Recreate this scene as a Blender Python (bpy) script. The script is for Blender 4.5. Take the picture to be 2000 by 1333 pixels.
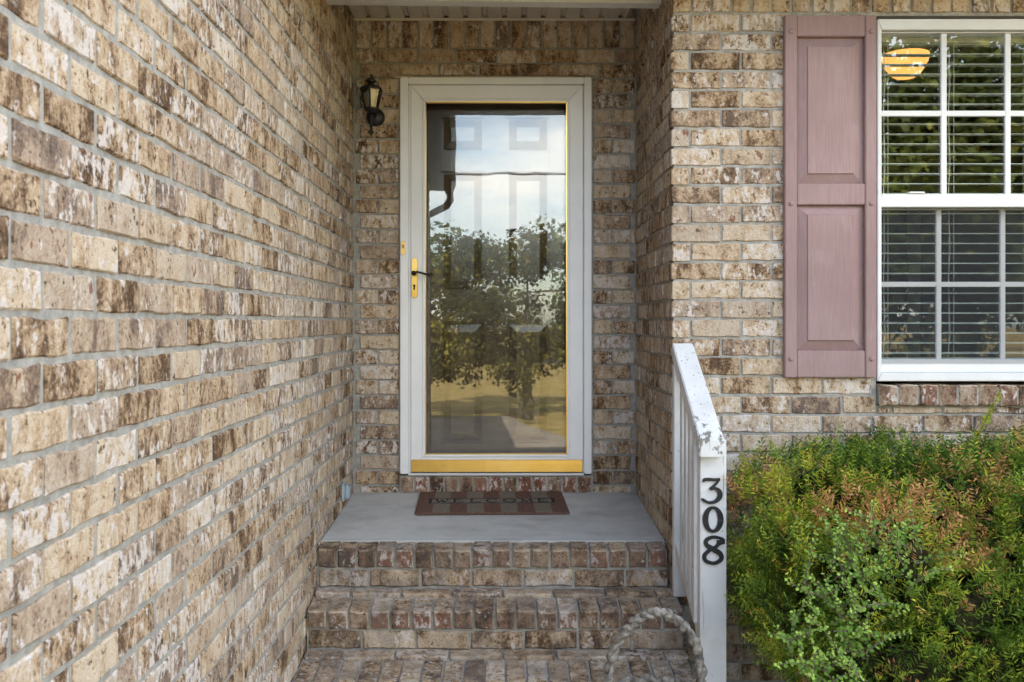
import bpy, bmesh, math, random
import numpy as np
from mathutils import Vector, Matrix, Euler
random.seed(7); rng = np.random.default_rng(7)
scene = bpy.context.scene
for o in list(bpy.data.objects): bpy.data.objects.remove(o)
COL = scene.collection
R = math.radians

# ------------------------------------------------------------------ camera, sky, sun, exposure
F = 1835.0                      # focal length in photo pixels (2000 wide)
PX, PY = 980.0, 630.0           # principal point in photo pixels
cam_d = bpy.data.cameras.new('camera'); cam = bpy.data.objects.new('camera', cam_d); COL.objects.link(cam)
cam_d.sensor_width = 36; cam_d.lens = 36 * F / 2000
cam_d.shift_x = (1000 - PX) / 2000; cam_d.shift_y = -(666.5 - PY) / 2000
cam_d.clip_start = 0.05; cam_d.clip_end = 1000
cam.rotation_euler = (R(90), 0, 0)
cam_d.dof.use_dof = True; cam_d.dof.focus_distance = 4.2; cam_d.dof.aperture_fstop = 9
scene.camera = cam
SUN_EL, SUN_AZ = 33.0, -6.0    # azimuth from +Y (behind the house), negative = to the left
world = bpy.data.worlds.new('World'); scene.world = world; world.use_nodes = True
wn = world.node_tree.nodes; wl = world.node_tree.links; wn.clear()
def WN(t, **k):
    n = wn.new(t)
    for a, b in k.items(): setattr(n, a, b)
    return n
sky = WN('ShaderNodeTexSky', sky_type='NISHITA', sun_disc=False, sun_elevation=R(SUN_EL), sun_rotation=R(SUN_AZ))
tc = WN('ShaderNodeTexCoord'); sep = WN('ShaderNodeSeparateXYZ'); wl.new(tc.outputs['Generated'], sep.inputs[0])
zz = WN('ShaderNodeMath', operation='MAXIMUM'); wl.new(sep.outputs[2], zz.inputs[0]); zz.inputs[1].default_value = 0.0
za = WN('ShaderNodeMath', operation='ADD'); wl.new(zz.outputs[0], za.inputs[0]); za.inputs[1].default_value = 0.18
dv = WN('ShaderNodeVectorMath', operation='DIVIDE'); wl.new(tc.outputs['Generated'], dv.inputs[0])
cb = WN('ShaderNodeCombineXYZ')
for i in range(3): wl.new(za.outputs[0], cb.inputs[i])
wl.new(cb.outputs[0], dv.inputs[1])
cn = WN('ShaderNodeTexNoise'); cn.inputs['Scale'].default_value = 1.1; cn.inputs['Detail'].default_value = 7; cn.inputs['Roughness'].default_value = .58
wl.new(dv.outputs[0], cn.inputs['Vector'])
cr = WN('ShaderNodeValToRGB'); cr.color_ramp.elements[0].position = .45; cr.color_ramp.elements[1].position = .70
wl.new(cn.outputs['Fac'], cr.inputs[0])
mx = WN('ShaderNodeMixRGB'); wl.new(cr.outputs[0], mx.inputs[0]); wl.new(sky.outputs[0], mx.inputs[1])
mx.inputs[2].default_value = (9.8, 9.4, 8.8, 1)
bg = WN('ShaderNodeBackground'); bg.inputs['Strength'].default_value = 0.12
wo = WN('ShaderNodeOutputWorld'); wl.new(mx.outputs[0], bg.inputs[0]); wl.new(bg.outputs[0], wo.inputs[0])
sun_d = bpy.data.lights.new('sun', 'SUN'); sun_d.energy = 4.6; sun_d.angle = R(0.5); sun_d.color = (1, .93, .82)
sun = bpy.data.objects.new('sun', sun_d); COL.objects.link(sun)
sun_dir = Vector((math.sin(R(SUN_AZ)) * math.cos(R(SUN_EL)), math.cos(R(SUN_AZ)) * math.cos(R(SUN_EL)), math.sin(R(SUN_EL))))
sun.rotation_euler = sun_dir.to_track_quat('Z', 'Y').to_euler()
vs = scene.view_settings; vs.view_transform = 'Standard'; vs.look = 'None'; vs.gamma = 1; vs.use_curve_mapping = False
vs.exposure = 2.80
scene.cycles.max_bounces = 6; scene.cycles.diffuse_bounces = 3; scene.cycles.transparent_max_bounces = 10
scene.render.resolution_x = 1024; scene.render.resolution_y = 682

# ------------------------------------------------------------------ helpers
def D(s): return F / s                       # depth where one metre spans s photo pixels
S_BACK, S_FRONT = 374.0, 474.0
YB, YF = D(S_BACK), D(S_FRONT)               # entry back wall, front wall planes
XL, XR = -0.775, 0.7005                      # garage wall plane, porch right wall plane
GROUND = -1.50
def bx(x, s): return (x - PX) / s            # photo px -> metres on a plane of scale s
def bz(y, s): return (PY - y) / s

def link(name, me, mat=None, parent=None):
    o = bpy.data.objects.new(name, me); COL.objects.link(o)
    if mat is not None and len(me.materials) == 0:
        for m in (mat if isinstance(mat, (list, tuple)) else [mat]): me.materials.append(m)
    if parent is not None:
        o.parent = parent; o.matrix_parent_inverse = Matrix.Translation(-total_loc(parent))
    return o
def total_loc(p):
    v = Vector(p.location) if p.type == 'EMPTY' else Vector((0, 0, 0))
    return v
def thing(name, label, cat, loc=(0, 0, 0), group=None):
    o = bpy.data.objects.new(name, None); COL.objects.link(o); o.location = loc; o.empty_display_size = .05
    tag(o, label, cat, group); return o
def tag(o, label=None, cat=None, group=None, kind=None):
    if label: o['label'] = label
    if cat: o['category'] = cat
    if group: o['group'] = group
    if kind: o['kind'] = kind
    return o
class MB:
    def __init__(s): s.v = []; s.f = []
    def box(s, x0, x1, y0, y1, z0, z1):
        return s.hexa([(x0, y0, z0), (x1, y0, z0), (x1, y1, z0), (x0, y1, z0), (x0, y0, z1), (x1, y0, z1), (x1, y1, z1), (x0, y1, z1)])
    def hexa(s, p):
        b = len(s.v); s.v += list(p)
        s.f += [tuple(b + i for i in q) for q in ((0, 3, 2, 1), (4, 5, 6, 7), (0, 1, 5, 4), (1, 2, 6, 5), (2, 3, 7, 6), (3, 0, 4, 7))]
        return s
    def poly(s, pts): b = len(s.v); s.v += list(pts); s.f.append(tuple(range(b, b + len(pts)))); return s
    def tube(s, pts, rad, n=8, cap=True):
        pts = [Vector(p) for p in pts]; m = len(pts)
        rr = rad if isinstance(rad, (list, tuple)) else [rad] * m
        b = len(s.v); t0 = None; nrm = None
        for i, p in enumerate(pts):
            t = (pts[min(i + 1, m - 1)] - pts[max(i - 1, 0)]).normalized()
            if nrm is None:
                nrm = t.orthogonal().normalized()
            else:
                nrm = (nrm - t * nrm.dot(t)).normalized()
            bn = t.cross(nrm)
            for k in range(n):
                a = 2 * math.pi * k / n
                s.v.append(tuple(p + (nrm * math.cos(a) + bn * math.sin(a)) * rr[i]))
        for i in range(m - 1):
            for k in range(n):
                k2 = (k + 1) % n
                s.f.append((b + i * n + k, b + i * n + k2, b + (i + 1) * n + k2, b + (i + 1) * n + k))
        if cap:
            s.f.append(tuple(b + k for k in reversed(range(n)))); s.f.append(tuple(b + (m - 1) * n + k for k in range(n)))
        return s
    def lathe(s, prof, c, n=16, axis='Z', a0=0, a1=2 * math.pi):
        b = len(s.v); m = len(prof); full = abs(a1 - a0 - 2 * math.pi) < 1e-6; nn = n if full else n + 1
        for r, h in prof:
            for k in range(nn):
                a = a0 + (a1 - a0) * k / n
                if axis == 'Z': s.v.append((c[0] + r * math.cos(a), c[1] + r * math.sin(a), c[2] + h))
                else: s.v.append((c[0] + r * math.cos(a), c[1] - h, c[2] + r * math.sin(a)))
        for i in range(m - 1):
            for k in range(n):
                k2 = (k + 1) % nn
                s.f.append((b + i * nn + k, b + i * nn + k2, b + (i + 1) * nn + k2, b + (i + 1) * nn + k))
        return s
    def mesh(s, name, smooth=False):
        me = bpy.data.meshes.new(name); me.from_pydata(s.v, [], s.f); me.update()
        bm = bmesh.new(); bm.from_mesh(me); bmesh.ops.recalc_face_normals(bm, faces=bm.faces[:]); bm.to_mesh(me); bm.free()
        if smooth:
            for p in me.polygons: p.use_smooth = True
        return me
    def build(s, name, mat, parent=None, smooth=False, bevel=0, seg=1):
        me = s.mesh(name, smooth)
        if bevel:
            bm = bmesh.new(); bm.from_mesh(me)
            bmesh.ops.bevel(bm, geom=bm.edges[:], offset=bevel, segments=seg, affect='EDGES', clamp_overlap=True)
            bm.to_mesh(me); bm.free()
        return link(name, me, mat, parent)

# ------------------------------------------------------------------ materials
def new_mat(name):
    m = bpy.data.materials.new(name); m.use_nodes = True; nt = m.node_tree; nt.nodes.clear()
    out = nt.nodes.new('ShaderNodeOutputMaterial'); p = nt.nodes.new('ShaderNodeBsdfPrincipled')
    nt.links.new(p.outputs[0], out.inputs[0]); return m, nt, p, out
class G:
    """small node-graph helper"""
    def __init__(s, nt): s.nt = nt
    def n(s, t, ins=None, **k):
        nd = s.nt.nodes.new(t)
        for a, b in k.items(): setattr(nd, a, b)
        for a, b in (ins or {}).items():
            if hasattr(b, 'is_output') or isinstance(b, bpy.types.NodeSocket): s.nt.links.new(b, nd.inputs[a])
            else: nd.inputs[a].default_value = b
        return nd
    def math(s, op, a, b=0.0, clamp=False): return s.n('ShaderNodeMath', {0: a, 1: b}, operation=op, use_clamp=clamp).outputs[0]
    def noise(s, vec, scale, detail=3, rough=.55, w=None):
        nd = s.n('ShaderNodeTexNoise', {'Scale': scale, 'Detail': detail, 'Roughness': rough}, noise_dimensions='4D' if w is not None else '3D')
        s.nt.links.new(vec, nd.inputs['Vector'])
        if w is not None: s.nt.links.new(w, nd.inputs['W'])
        return nd.outputs['Fac']
    def ramp(s, fac, stops, interp='LINEAR'):
        nd = s.n('ShaderNodeValToRGB', {0: fac}); r = nd.color_ramp; r.interpolation = interp
        while len(r.elements) < len(stops): r.elements.new(.5)
        for e, (p, c) in zip(r.elements, stops):
            e.position = p; e.color = (c, c, c, 1) if isinstance(c, (int, float)) else (*c, 1)
        return nd.outputs[0]
    def mix(s, fac, a, b, mode='MIX'):
        nd = s.n('ShaderNodeMixRGB', blend_type=mode)
        for i, v in ((0, fac), (1, a), (2, b)):
            if isinstance(v, bpy.types.NodeSocket): s.nt.links.new(v, nd.inputs[i])
            else: nd.inputs[i].default_value = v if isinstance(v, (int, float)) else (*v, 1)
        return nd.outputs[0]
    def bump(s, h, strength, dist, p, normal=None):
        nd = s.n('ShaderNodeBump', {'Height': h, 'Strength': strength, 'Distance': dist})
        if normal is not None: s.nt.links.new(normal, nd.inputs['Normal'])
        s.nt.links.new(nd.outputs[0], p.inputs['Normal']); return nd.outputs[0]
    def pos(s): return s.n('ShaderNodeNewGeometry').outputs['Position']
    def obj(s): return s.n('ShaderNodeTexCoord').outputs['Object']
    def scaled(s, vec, sc): return s.n('ShaderNodeVectorMath', {0: vec, 1: sc}, operation='MULTIPLY').outputs[0]

def brick_mat(name, joined=False, core=False, dirt=False):
    m, nt, p, out = new_mat(name); g = G(nt)
    if joined: rnd = g.n('ShaderNodeAttribute', attribute_name='rnd').outputs['Fac']
    else: rnd = g.n('ShaderNodeObjectInfo').outputs['Random']
    r2 = g.math('FRACT', g.math('MULTIPLY', rnd, 7.31)); r3 = g.math('FRACT', g.math('MULTIPLY', rnd, 23.7))
    off = g.n('ShaderNodeCombineXYZ', {0: g.math('MULTIPLY', rnd, 31.0), 1: g.math('MULTIPLY', r2, 17.0), 2: g.math('MULTIPLY', r3, 9.0)}).outputs[0]
    P = g.n('ShaderNodeVectorMath', {0: g.pos(), 1: off}, operation='ADD').outputs[0]; Ps = g.scaled(P, (1, 1, .55))
    n1 = g.noise(Ps, 17, 4, .68); n2 = g.noise(g.scaled(P, (1.3, 1.3, .8)), 30, 3, .7); n3 = g.noise(P, 85, 3, .75)
    c1 = g.math('MULTIPLY', g.math('SUBTRACT', n1, .5), 2.3); c3 = g.math('MULTIPLY', g.math('SUBTRACT', n3, .5), 1.15)
    dr = g.math('MULTIPLY', g.math('SUBTRACT', rnd, .5), .50)
    t = g.math('ADD', g.math('ADD', c1, c3), g.math('ADD', dr, .575))
    if core:
        col = g.ramp(t, [(.10, (.075, .05, .038)), (.34, (.17, .105, .072)), (.5, (.27, .165, .105)), (.66, (.33, .225, .15)), (.9, (.46, .35, .245))])
        nred = g.ramp(r2, [(.55, 0.0), (.60, .8)]); col = g.mix(nred, col, g.mix(.8, col, (.30, .115, .07)))
    else:
        col = g.ramp(t, [(.06, (.105, .063, .036)), (.24, (.205, .130, .074)), (.36, (.345, .235, .140)), (.49, (.48, .345, .215)), (.68, (.60, .46, .305)), (.92, (.69, .57, .42))])
        gray = g.ramp(r3, [(.6, 0.0), (.85, .7)]); col = g.mix(gray, col, g.mix(.5, col, (.36, .30, .265)))
    # lime smears
    thr = g.math('ADD', g.math('ADD', n2, g.math('MULTIPLY', c3, .10)), g.math('MULTIPLY', g.math('SUBTRACT', r2, .5), .20))
    sm = g.ramp(thr, [(.56, 0.0), (.645, .88)]); col = g.mix(sm, col, (.76, .70, .635))
    # dark burnt pits, crisp edged
    pt = g.math('ADD', g.math('MULTIPLY', n2, .55), g.math('MULTIPLY', n3, .45)); pit = g.ramp(pt, [(.385, .9), (.42, 0.0)]); col = g.mix(pit, col, (.105, .062, .036))
    # red clay showing through
    rd = g.ramp(g.math('ADD', n1, g.math('MULTIPLY', g.math('SUBTRACT', r3, .5), .12)), [(.69, 0.0), (.705, .85)]); col = g.mix(rd, col, (.25, .10, .06))
    col = g.mix(1.0, col, (.80, .80, .825), 'MULTIPLY')
    if dirt:
        dn = g.noise(g.scaled(g.pos(), (1, 1.4, 1)), 7, 5, .65); col = g.mix(g.ramp(dn, [(.36, .58), (.64, .05)]), col, (.115, .098, .085))
    nt.links.new(col, p.inputs['Base Color']); p.inputs['Roughness'].default_value = .93; p.inputs['Specular IOR Level'].default_value = .2
    h = g.math('ADD', g.math('MULTIPLY', n2, .8), g.math('MULTIPLY', n3, .8))
    g.bump(h, .95, .0075, p)
    return m
def noise_mat(name, c1, c2, scale=20, rough=.8, bump=.3, bdist=.002, spec=.3, fine=120, metallic=0, lo=.35, hi=.65, detail=4, stretch=(1, 1, 1)):
    m, nt, p, out = new_mat(name); g = G(nt); P = g.scaled(g.pos(), stretch)
    n = g.noise(P, scale, detail, .6); col = g.ramp(n, [(lo, c1), (hi, c2)])
    nt.links.new(col, p.inputs['Base Color']); p.inputs['Roughness'].default_value = rough; p.inputs['Metallic'].default_value = metallic
    p.inputs['Specular IOR Level'].default_value = spec
    if bump: g.bump(g.math('ADD', n, g.noise(P, fine, 3, .6)), bump, bdist, p)
    return m
M = {}
M['brick'] = brick_mat('brick_clay'); M['brickj'] = brick_mat('brick_clay_joined', joined=True); M['core'] = brick_mat('brick_core', core=True)
M['stepbrick'] = brick_mat('step_brick', dirt=True); M['stepcore'] = brick_mat('step_brick_core', core=True, dirt=True)
M['mortar'] = noise_mat('mortar', (.27, .265, .245), (.40, .39, .355), 35, .95, .7, .004, .1, 220)
def slab_mat():
    m, nt, p, out = new_mat('painted_concrete'); g = G(nt); P = g.pos()
    col = g.ramp(g.noise(P, 6, 5, .62), [(.32, (.45, .46, .455)), (.66, (.56, .57, .56))])
    dirt = g.noise(g.scaled(P, (1, 1.8, 1)), 3.2, 5, .65); col = g.mix(g.ramp(dirt, [(.5, 0.0), (.72, .55)]), col, (.27, .255, .23))
    sp = g.noise(P, 75, 2, .5); col = g.mix(g.ramp(sp, [(.25, .8), (.29, 0.0)]), col, (.10, .085, .07))
    gr = g.noise(P, 330, 2, .6); col = g.mix(g.ramp(gr, [(.35, .35), (.5, 0.0)]), col, (.2, .2, .2))
    nt.links.new(col, p.inputs['Base Color']); p.inputs['Roughness'].default_value = .75; g.bump(gr, .5, .002, p); return m
M['concrete'] = slab_mat()
M['drive'] = noise_mat('driveway_concrete', (.27, .22, .17), (.36, .31, .25), 3, .9, .2, .002, .2, 100)
M['vinyl'] = noise_mat('white_vinyl', (.64, .645, .64), (.70, .705, .70), 4, .42, .08, .0006, .5, 300)
M['doorwhite'] = noise_mat('storm_door_paint', (.82, .835, .84), (.87, .885, .89), 6, .45, .12, .0006, .4, 400)
M['soffit'] = noise_mat('soffit_vinyl', (.60, .56, .48), (.68, .64, .56), 6, .6, .05, .0005, .3)
M['brown'] = noise_mat('brown_metal', (.045, .034, .028), (.065, .05, .042), 8, .6, .1, .0006, .3)
M['brass'] = noise_mat('brass', (.78, .52, .13), (.88, .63, .22), 6, .28, 0, .0004, .5, 300, 1.0)
M['black'] = noise_mat('black_iron', (.008, .008, .01), (.02, .02, .024), 60, .45, .25, .0006, .5, 300)
M['navy'] = noise_mat('numeral_black', (.006, .008, .012), (.014, .017, .024), 80, .4, .2, .0005, .5, 300)
M['bronze'] = noise_mat('dark_bronze', (.02, .014, .01), (.05, .038, .028), 60, .4, .1, .0004, .5, 300, .6)
M['darkdoor'] = noise_mat('dark_door_paint', (.050, .033, .025), (.064, .043, .033), 10, .17, .05, .0003, .6, 300)
M['grey_plastic'] = noise_mat('grey_plastic', (.30, .37, .42), (.36, .43, .48), 20, .5, .05, .0004, .4)
M['weather'] = noise_mat('cast_stone', (.12, .11, .095), (.36, .335, .295), 45, .9, .9, .006, .2, 160)
M['soil'] = noise_mat('soil', (.03, .022, .015), (.08, .06, .04), 40, .95, .9, .01, .1)
M['mulch'] = noise_mat('mulch', (.035, .022, .014), (.12, .075, .045), 30, .95, .9, .02, .1)
M['asphalt'] = noise_mat('asphalt', (.045, .045, .047), (.065, .064, .062), 5, .9, .2, .003, .2)
M['lawn'] = noise_mat('lawn', (.27, .20, .065), (.42, .31, .115), 2.5, .95, .4, .012, .1, 40)
M['bark'] = noise_mat('bark', (.06, .045, .035), (.16, .125, .095), 30, .95, .8, .01, .1, 90)
M['twig'] = noise_mat('twig', (.10, .075, .055), (.24, .19, .15), 60, .9, .5, .003, .1)
M['inner'] = noise_mat('shade_filler', (.012, .014, .006), (.05, .045, .022), 60, .95, .9, .01, .05)  # near-black filler colour, stands for deep shade inside the yew
M['cord'] = noise_mat('blind_cord', (.62, .64, .58), (.7, .72, .66), 30, .8, 0)
M['slat'] = noise_mat('blind_slat', (.54, .56, .52), (.60, .62, .58), 12, .5, .05, .0004, .4)
M['room'] = noise_mat('room_wall', (.36, .32, .25), (.42, .38, .30), 4, .8, 0)
M['roomdark'] = noise_mat('room_dark', (.05, .035, .028), (.08, .058, .045), 4, .7, 0)
M['roomfloor'] = noise_mat('room_floor', (.13, .08, .045), (.2, .13, .075), 6, .6, 0)
M['rust'] = noise_mat('rusty_lintel', (.30, .26, .20), (.5, .46, .38), 9, .8, .4, .002, .2)
M['roofing'] = noise_mat('roof_shingle', (.06, .05, .045), (.12, .10, .085), 15, .95, .5, .01, .1)
M['bulb'] = noise_mat('bulb_white', (.30, .30, .285), (.35, .35, .33), 10, .4, 0)
M['matred'] = noise_mat('mat_rust', (.13, .075, .06), (.25, .15, .12), 120, .98, 1.0, .006, .05, 420)
M['mattan'] = noise_mat('mat_tan', (.18, .155, .125), (.32, .275, .225), 120, .98, 1.0, .006, .05, 420)
M['matnavy'] = noise_mat('mat_navy', (.018, .02, .032), (.085, .08, .08), 90, .98, .8, .004, .05, 420)
M['dryleaf'] = noise_mat('dry_leaf', (.14, .065, .025), (.32, .17, .07), 70, .8, .3, .002, .2)

def shutter_mat():
    m, nt, p, out = new_mat('mauve_shutter'); g = G(nt); P = g.pos()
    n = g.noise(g.scaled(P, (60, 60, 3.2)), 3.0, 4, .6); big = g.noise(P, 3.2, 3, .5)
    col = g.ramp(big, [(.35, (.275, .180, .176)), (.65, (.325, .222, .216))])
    col = g.mix(g.ramp(n, [(.35, .35), (.6, 0.0)]), col, (.205, .128, .125))
    chalk = g.noise(g.scaled(P, (2, 2, 1)), 6, 5, .6); col = g.mix(g.ramp(chalk, [(.55, 0.0), (.75, .35)]), col, (.40, .305, .295))
    nt.links.new(col, p.inputs['Base Color']); p.inputs['Roughness'].default_value = .62; p.inputs['Specular IOR Level'].default_value = .35
    g.bump(n, .35, .0012, p); return m
M['mauve'] = shutter_mat()
def painted_wood(name, wear, low_end=False):
    m, nt, p, out = new_mat(name); g = G(nt); P = g.pos()
    grain = g.noise(g.scaled(P, (40, 40, 2.5)), 4, 4, .6)
    col = g.ramp(g.noise(P, 5, 3), [(.35, (.66, .675, .68)), (.65, (.76, .765, .765))])
    ch = g.noise(g.scaled(P, (1, 1, .6)), 34, 5, .65); ch = g.math('ADD', ch, g.n('ShaderNodeMapRange', {0: g.n('ShaderNodeSeparateXYZ', {0: P}).outputs[1], 1: 3.40, 2: 3.60, 3: 0.0, 4: .16}).outputs[0]) if low_end else ch
    pk = g.ramp(ch, [(wear, 1.0), (wear + .03, 0.0)])
    wood = g.ramp(grain, [(.35, (.09, .08, .07)), (.65, (.30, .28, .25))]); col = g.mix(pk, col, wood)
    crk = g.noise(g.scaled(P, (70, 70, 1.6)), 1.6, 3, .5); ckm = g.ramp(crk, [(.315, .9), (.335, 0.0)]); col = g.mix(ckm, col, (.12, .11, .10))
    dirt = g.ramp(g.noise(P, 9, 4, .6), [(.5, 0.0), (.75, .35)]); col = g.mix(dirt, col, (.45, .44, .41))
    nt.links.new(col, p.inputs['Base Color']); p.inputs['Roughness'].default_value = .55
    g.bump(g.math('SUBTRACT', g.math('MULTIPLY', grain, .25), g.math('ADD', pk, ckm)), .5, .0018, p); return m
M['wood'] = painted_wood('painted_wood', .30); M['woodworn'] = painted_wood('painted_wood_worn', .42, True)
def glass_mat(name, fac, tint=(.96, .98, .97), wavy=0.0):
    m = bpy.data.materials.new(name); m.use_nodes = True; nt = m.node_tree; nt.nodes.clear(); g = G(nt)
    out = nt.nodes.new('ShaderNodeOutputMaterial')
    tr = g.n('ShaderNodeBsdfTransparent', {'Color': (*tint, 1)}); gl = g.n('ShaderNodeBsdfGlossy', {'Color': (1, 1, 1, 1), 'Roughness': 0.0})
    if wavy:
        nz = g.noise(g.scaled(g.pos(), (1, 1, .8)), 5.0, 1, .4)
        b = g.n('ShaderNodeBump', {'Height': nz, 'Strength': wavy, 'Distance': .01}); nt.links.new(b.outputs[0], gl.inputs['Normal'])
    mxs = g.n('ShaderNodeMixShader', {0: fac}); nt.links.new(tr.outputs[0], mxs.inputs[1]); nt.links.new(gl.outputs[0], mxs.inputs[2])
    nt.links.new(mxs.outputs[0], out.inputs[0]); return m
M['doorglass'] = glass_mat('storm_glass', .052, wavy=.035); M['winglass'] = glass_mat('window_glass', .06, wavy=.03); M['lampglass'] = glass_mat('lamp_glass', .08)
def screen_mat():
    m = bpy.data.materials.new('insect_screen'); m.use_nodes = True; nt = m.node_tree; nt.nodes.clear(); g = G(nt)
    out = nt.nodes.new('ShaderNodeOutputMaterial'); tr = g.n('ShaderNodeBsdfTransparent'); df = g.n('ShaderNodeBsdfDiffuse', {'Color': (.06, .065, .075, 1)})
    mxs = g.n('ShaderNodeMixShader', {0: .30}); nt.links.new(tr.outputs[0], mxs.inputs[1]); nt.links.new(df.outputs[0], mxs.inputs[2]); nt.links.new(mxs.outputs[0], out.inputs[0]); return m
M['screen'] = screen_mat()
def leaf_mat(name, stops, trans=.3, rough=.55):
    m, nt, p, out = new_mat(name); g = G(nt); a = g.n('ShaderNodeAttribute', attribute_name='rnd').outputs['Fac']
    col = g.ramp(a, stops); nt.links.new(col, p.inputs['Base Color']); p.inputs['Roughness'].default_value = rough; p.inputs['Specular IOR Level'].default_value = .2
    tl = g.n('ShaderNodeBsdfTranslucent'); nt.links.new(col, tl.inputs['Color'])
    mxs = g.n('ShaderNodeMixShader', {0: trans}); nt.links.new(p.outputs[0], mxs.inputs[1]); nt.links.new(tl.outputs[0], mxs.inputs[2]); nt.links.new(mxs.outputs[0], out.inputs[0]); return m
M['yew'] = leaf_mat('yew_needles', [(0, (.024, .055, .010)), (.28, (.095, .175, .022)), (.55, (.27, .37, .040)), (.74, (.56, .56, .06)), (.80, (.46, .22, .07)), (1, (.62, .34, .15))], .3)
M['privet'] = leaf_mat('small_leaves', [(0, (.09, .19, .03)), (.6, (.20, .35, .055)), (1, (.40, .55, .11))], .3)
M['vine'] = leaf_mat('vine_leaf', [(0, (.06, .17, .035)), (1, (.15, .31, .07))], .3)
M['maple'] = leaf_mat('maple_leaves', [(0, (.022, .025, .006)), (.45, (.06, .06, .012)), (.72, (.26, .22, .03)), (1, (.52, .40, .05))], .2)
M['tree'] = leaf_mat('tree_leaves', [(0, (.035, .05, .012)), (.6, (.10, .125, .025)), (1, (.26, .25, .05))], .4)

# ------------------------------------------------------------------ ground
def sheet(name, pts, z, mat, th=.3, kind='structure'):
    mb = MB(); n = len(pts)
    mb.v = [(x, y, z) for x, y in pts] + [(x, y, z - th) for x, y in pts]
    mb.f = [tuple(range(n)), tuple(reversed(range(n, 2 * n)))] + [(i, (i + 1) % n, n + (i + 1) % n, n + i) for i in range(n)]
    o = mb.build(name, mat); tag(o, kind=kind); return o
sheet('lawn', [(-150, -300), (150, -300), (150, 30), (-150, 30)], GROUND - .05, M['lawn'])
sheet('road', [(-150, -33), (150, -33), (150, -26), (-150, -26)], GROUND - .03, M['asphalt'], .1)
sheet('driveway', [(-7, -5.2), (.15, -5.2), (.35, -4.0), (.7, -3.0), (.95, -1.5), (.85, 0.0), (.83, 3.45), (-.8, 3.45), (-.8, -.3), (-7, -.3)], GROUND, M['drive'], .12)
sheet('planting_bed', [(.86, -2.2), (4.2, -2.2), (5.5, 3.9), (.86, 3.9)], GROUND - .02, M['mulch'], .1)

# ------------------------------------------------------------------ brick walls
BH, BP, BL, BPL, BD = .0685, .0787, .198, .208, .072
Z0 = bz(155.6, S_BACK)                      # top of course 0
def ztop(k): return Z0 - BP * k
mesh_cache = {}
def brick_mesh(L, H, Dp, v, front_core=False, bev=.0035, step=False):
    key = (round(L, 3), round(H, 3), round(Dp, 3), v, front_core, step)
    if key in mesh_cache: return mesh_cache[key]
    r = random.Random(hash(key) & 0xffffff)
    nseg = 4 if L > .12 else 2
    xs = [L * i / nseg for i in range(nseg + 1)]
    wob = .0031 if H < .09 else .0026
    def jit(a): return r.uniform(-a, a)
    top = [(x + (jit(.006) if 0 < i < nseg else jit(.002)), H + jit(wob)) for i, x in enumerate(xs)]
    bot = [(x + (jit(.006) if 0 < i < nseg else jit(.002)), jit(wob)) for i, x in enumerate(xs)]
    ring = bot + top[::-1]; n = len(ring)
    cx, cz = L / 2, H / 2
    V = []
    for x, z in ring:
        sx = bev * (1 if x < cx else -1) if (x < .03 or x > L - .03) else 0; sz = bev * (1 if z < cz else -1)
        V.append((x + sx, jit(.0015), z + sz))
    for x, z in ring: V.append((x, bev * 1.2 + jit(.001), z))
    for x, z in ring: V.append((x, Dp, z))
    Fc = []; m = nseg + 1
    for i in range(nseg): Fc.append((i, i + 1, n - 2 - i, n - 1 - i))
    nf = len(Fc)
    for a in (0, n):
        for i in range(n):
            j = (i + 1) % n; Fc.append((a + i, a + n + i, a + n + j, a + j))
    me = bpy.data.meshes.new('brick'); me.from_pydata(V, [], Fc); me.update()
    bm = bmesh.new(); bm.from_mesh(me); bmesh.ops.recalc_face_normals(bm, faces=bm.faces[:])
    # open back: make sure the front faces -Y
    if bm.faces[:][0].normal.y > 0: bmesh.ops.reverse_faces(bm, faces=bm.faces[:])
    bm.to_mesh(me); bm.free()
    if front_core:
        me.materials.append(M['stepbrick' if step else 'brick']); me.materials.append(M['stepcore' if step else 'core'])
        for i, p in enumerate(me.polygons): p.material_index = 1 if i < nf else 0
    else: me.materials.append(M['stepbrick' if step else 'brick'])
    mesh_cache[key] = me; return me
def proj(p): return PX + F * p[0] / p[1], PY - F * p[2] / p[1]
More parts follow.
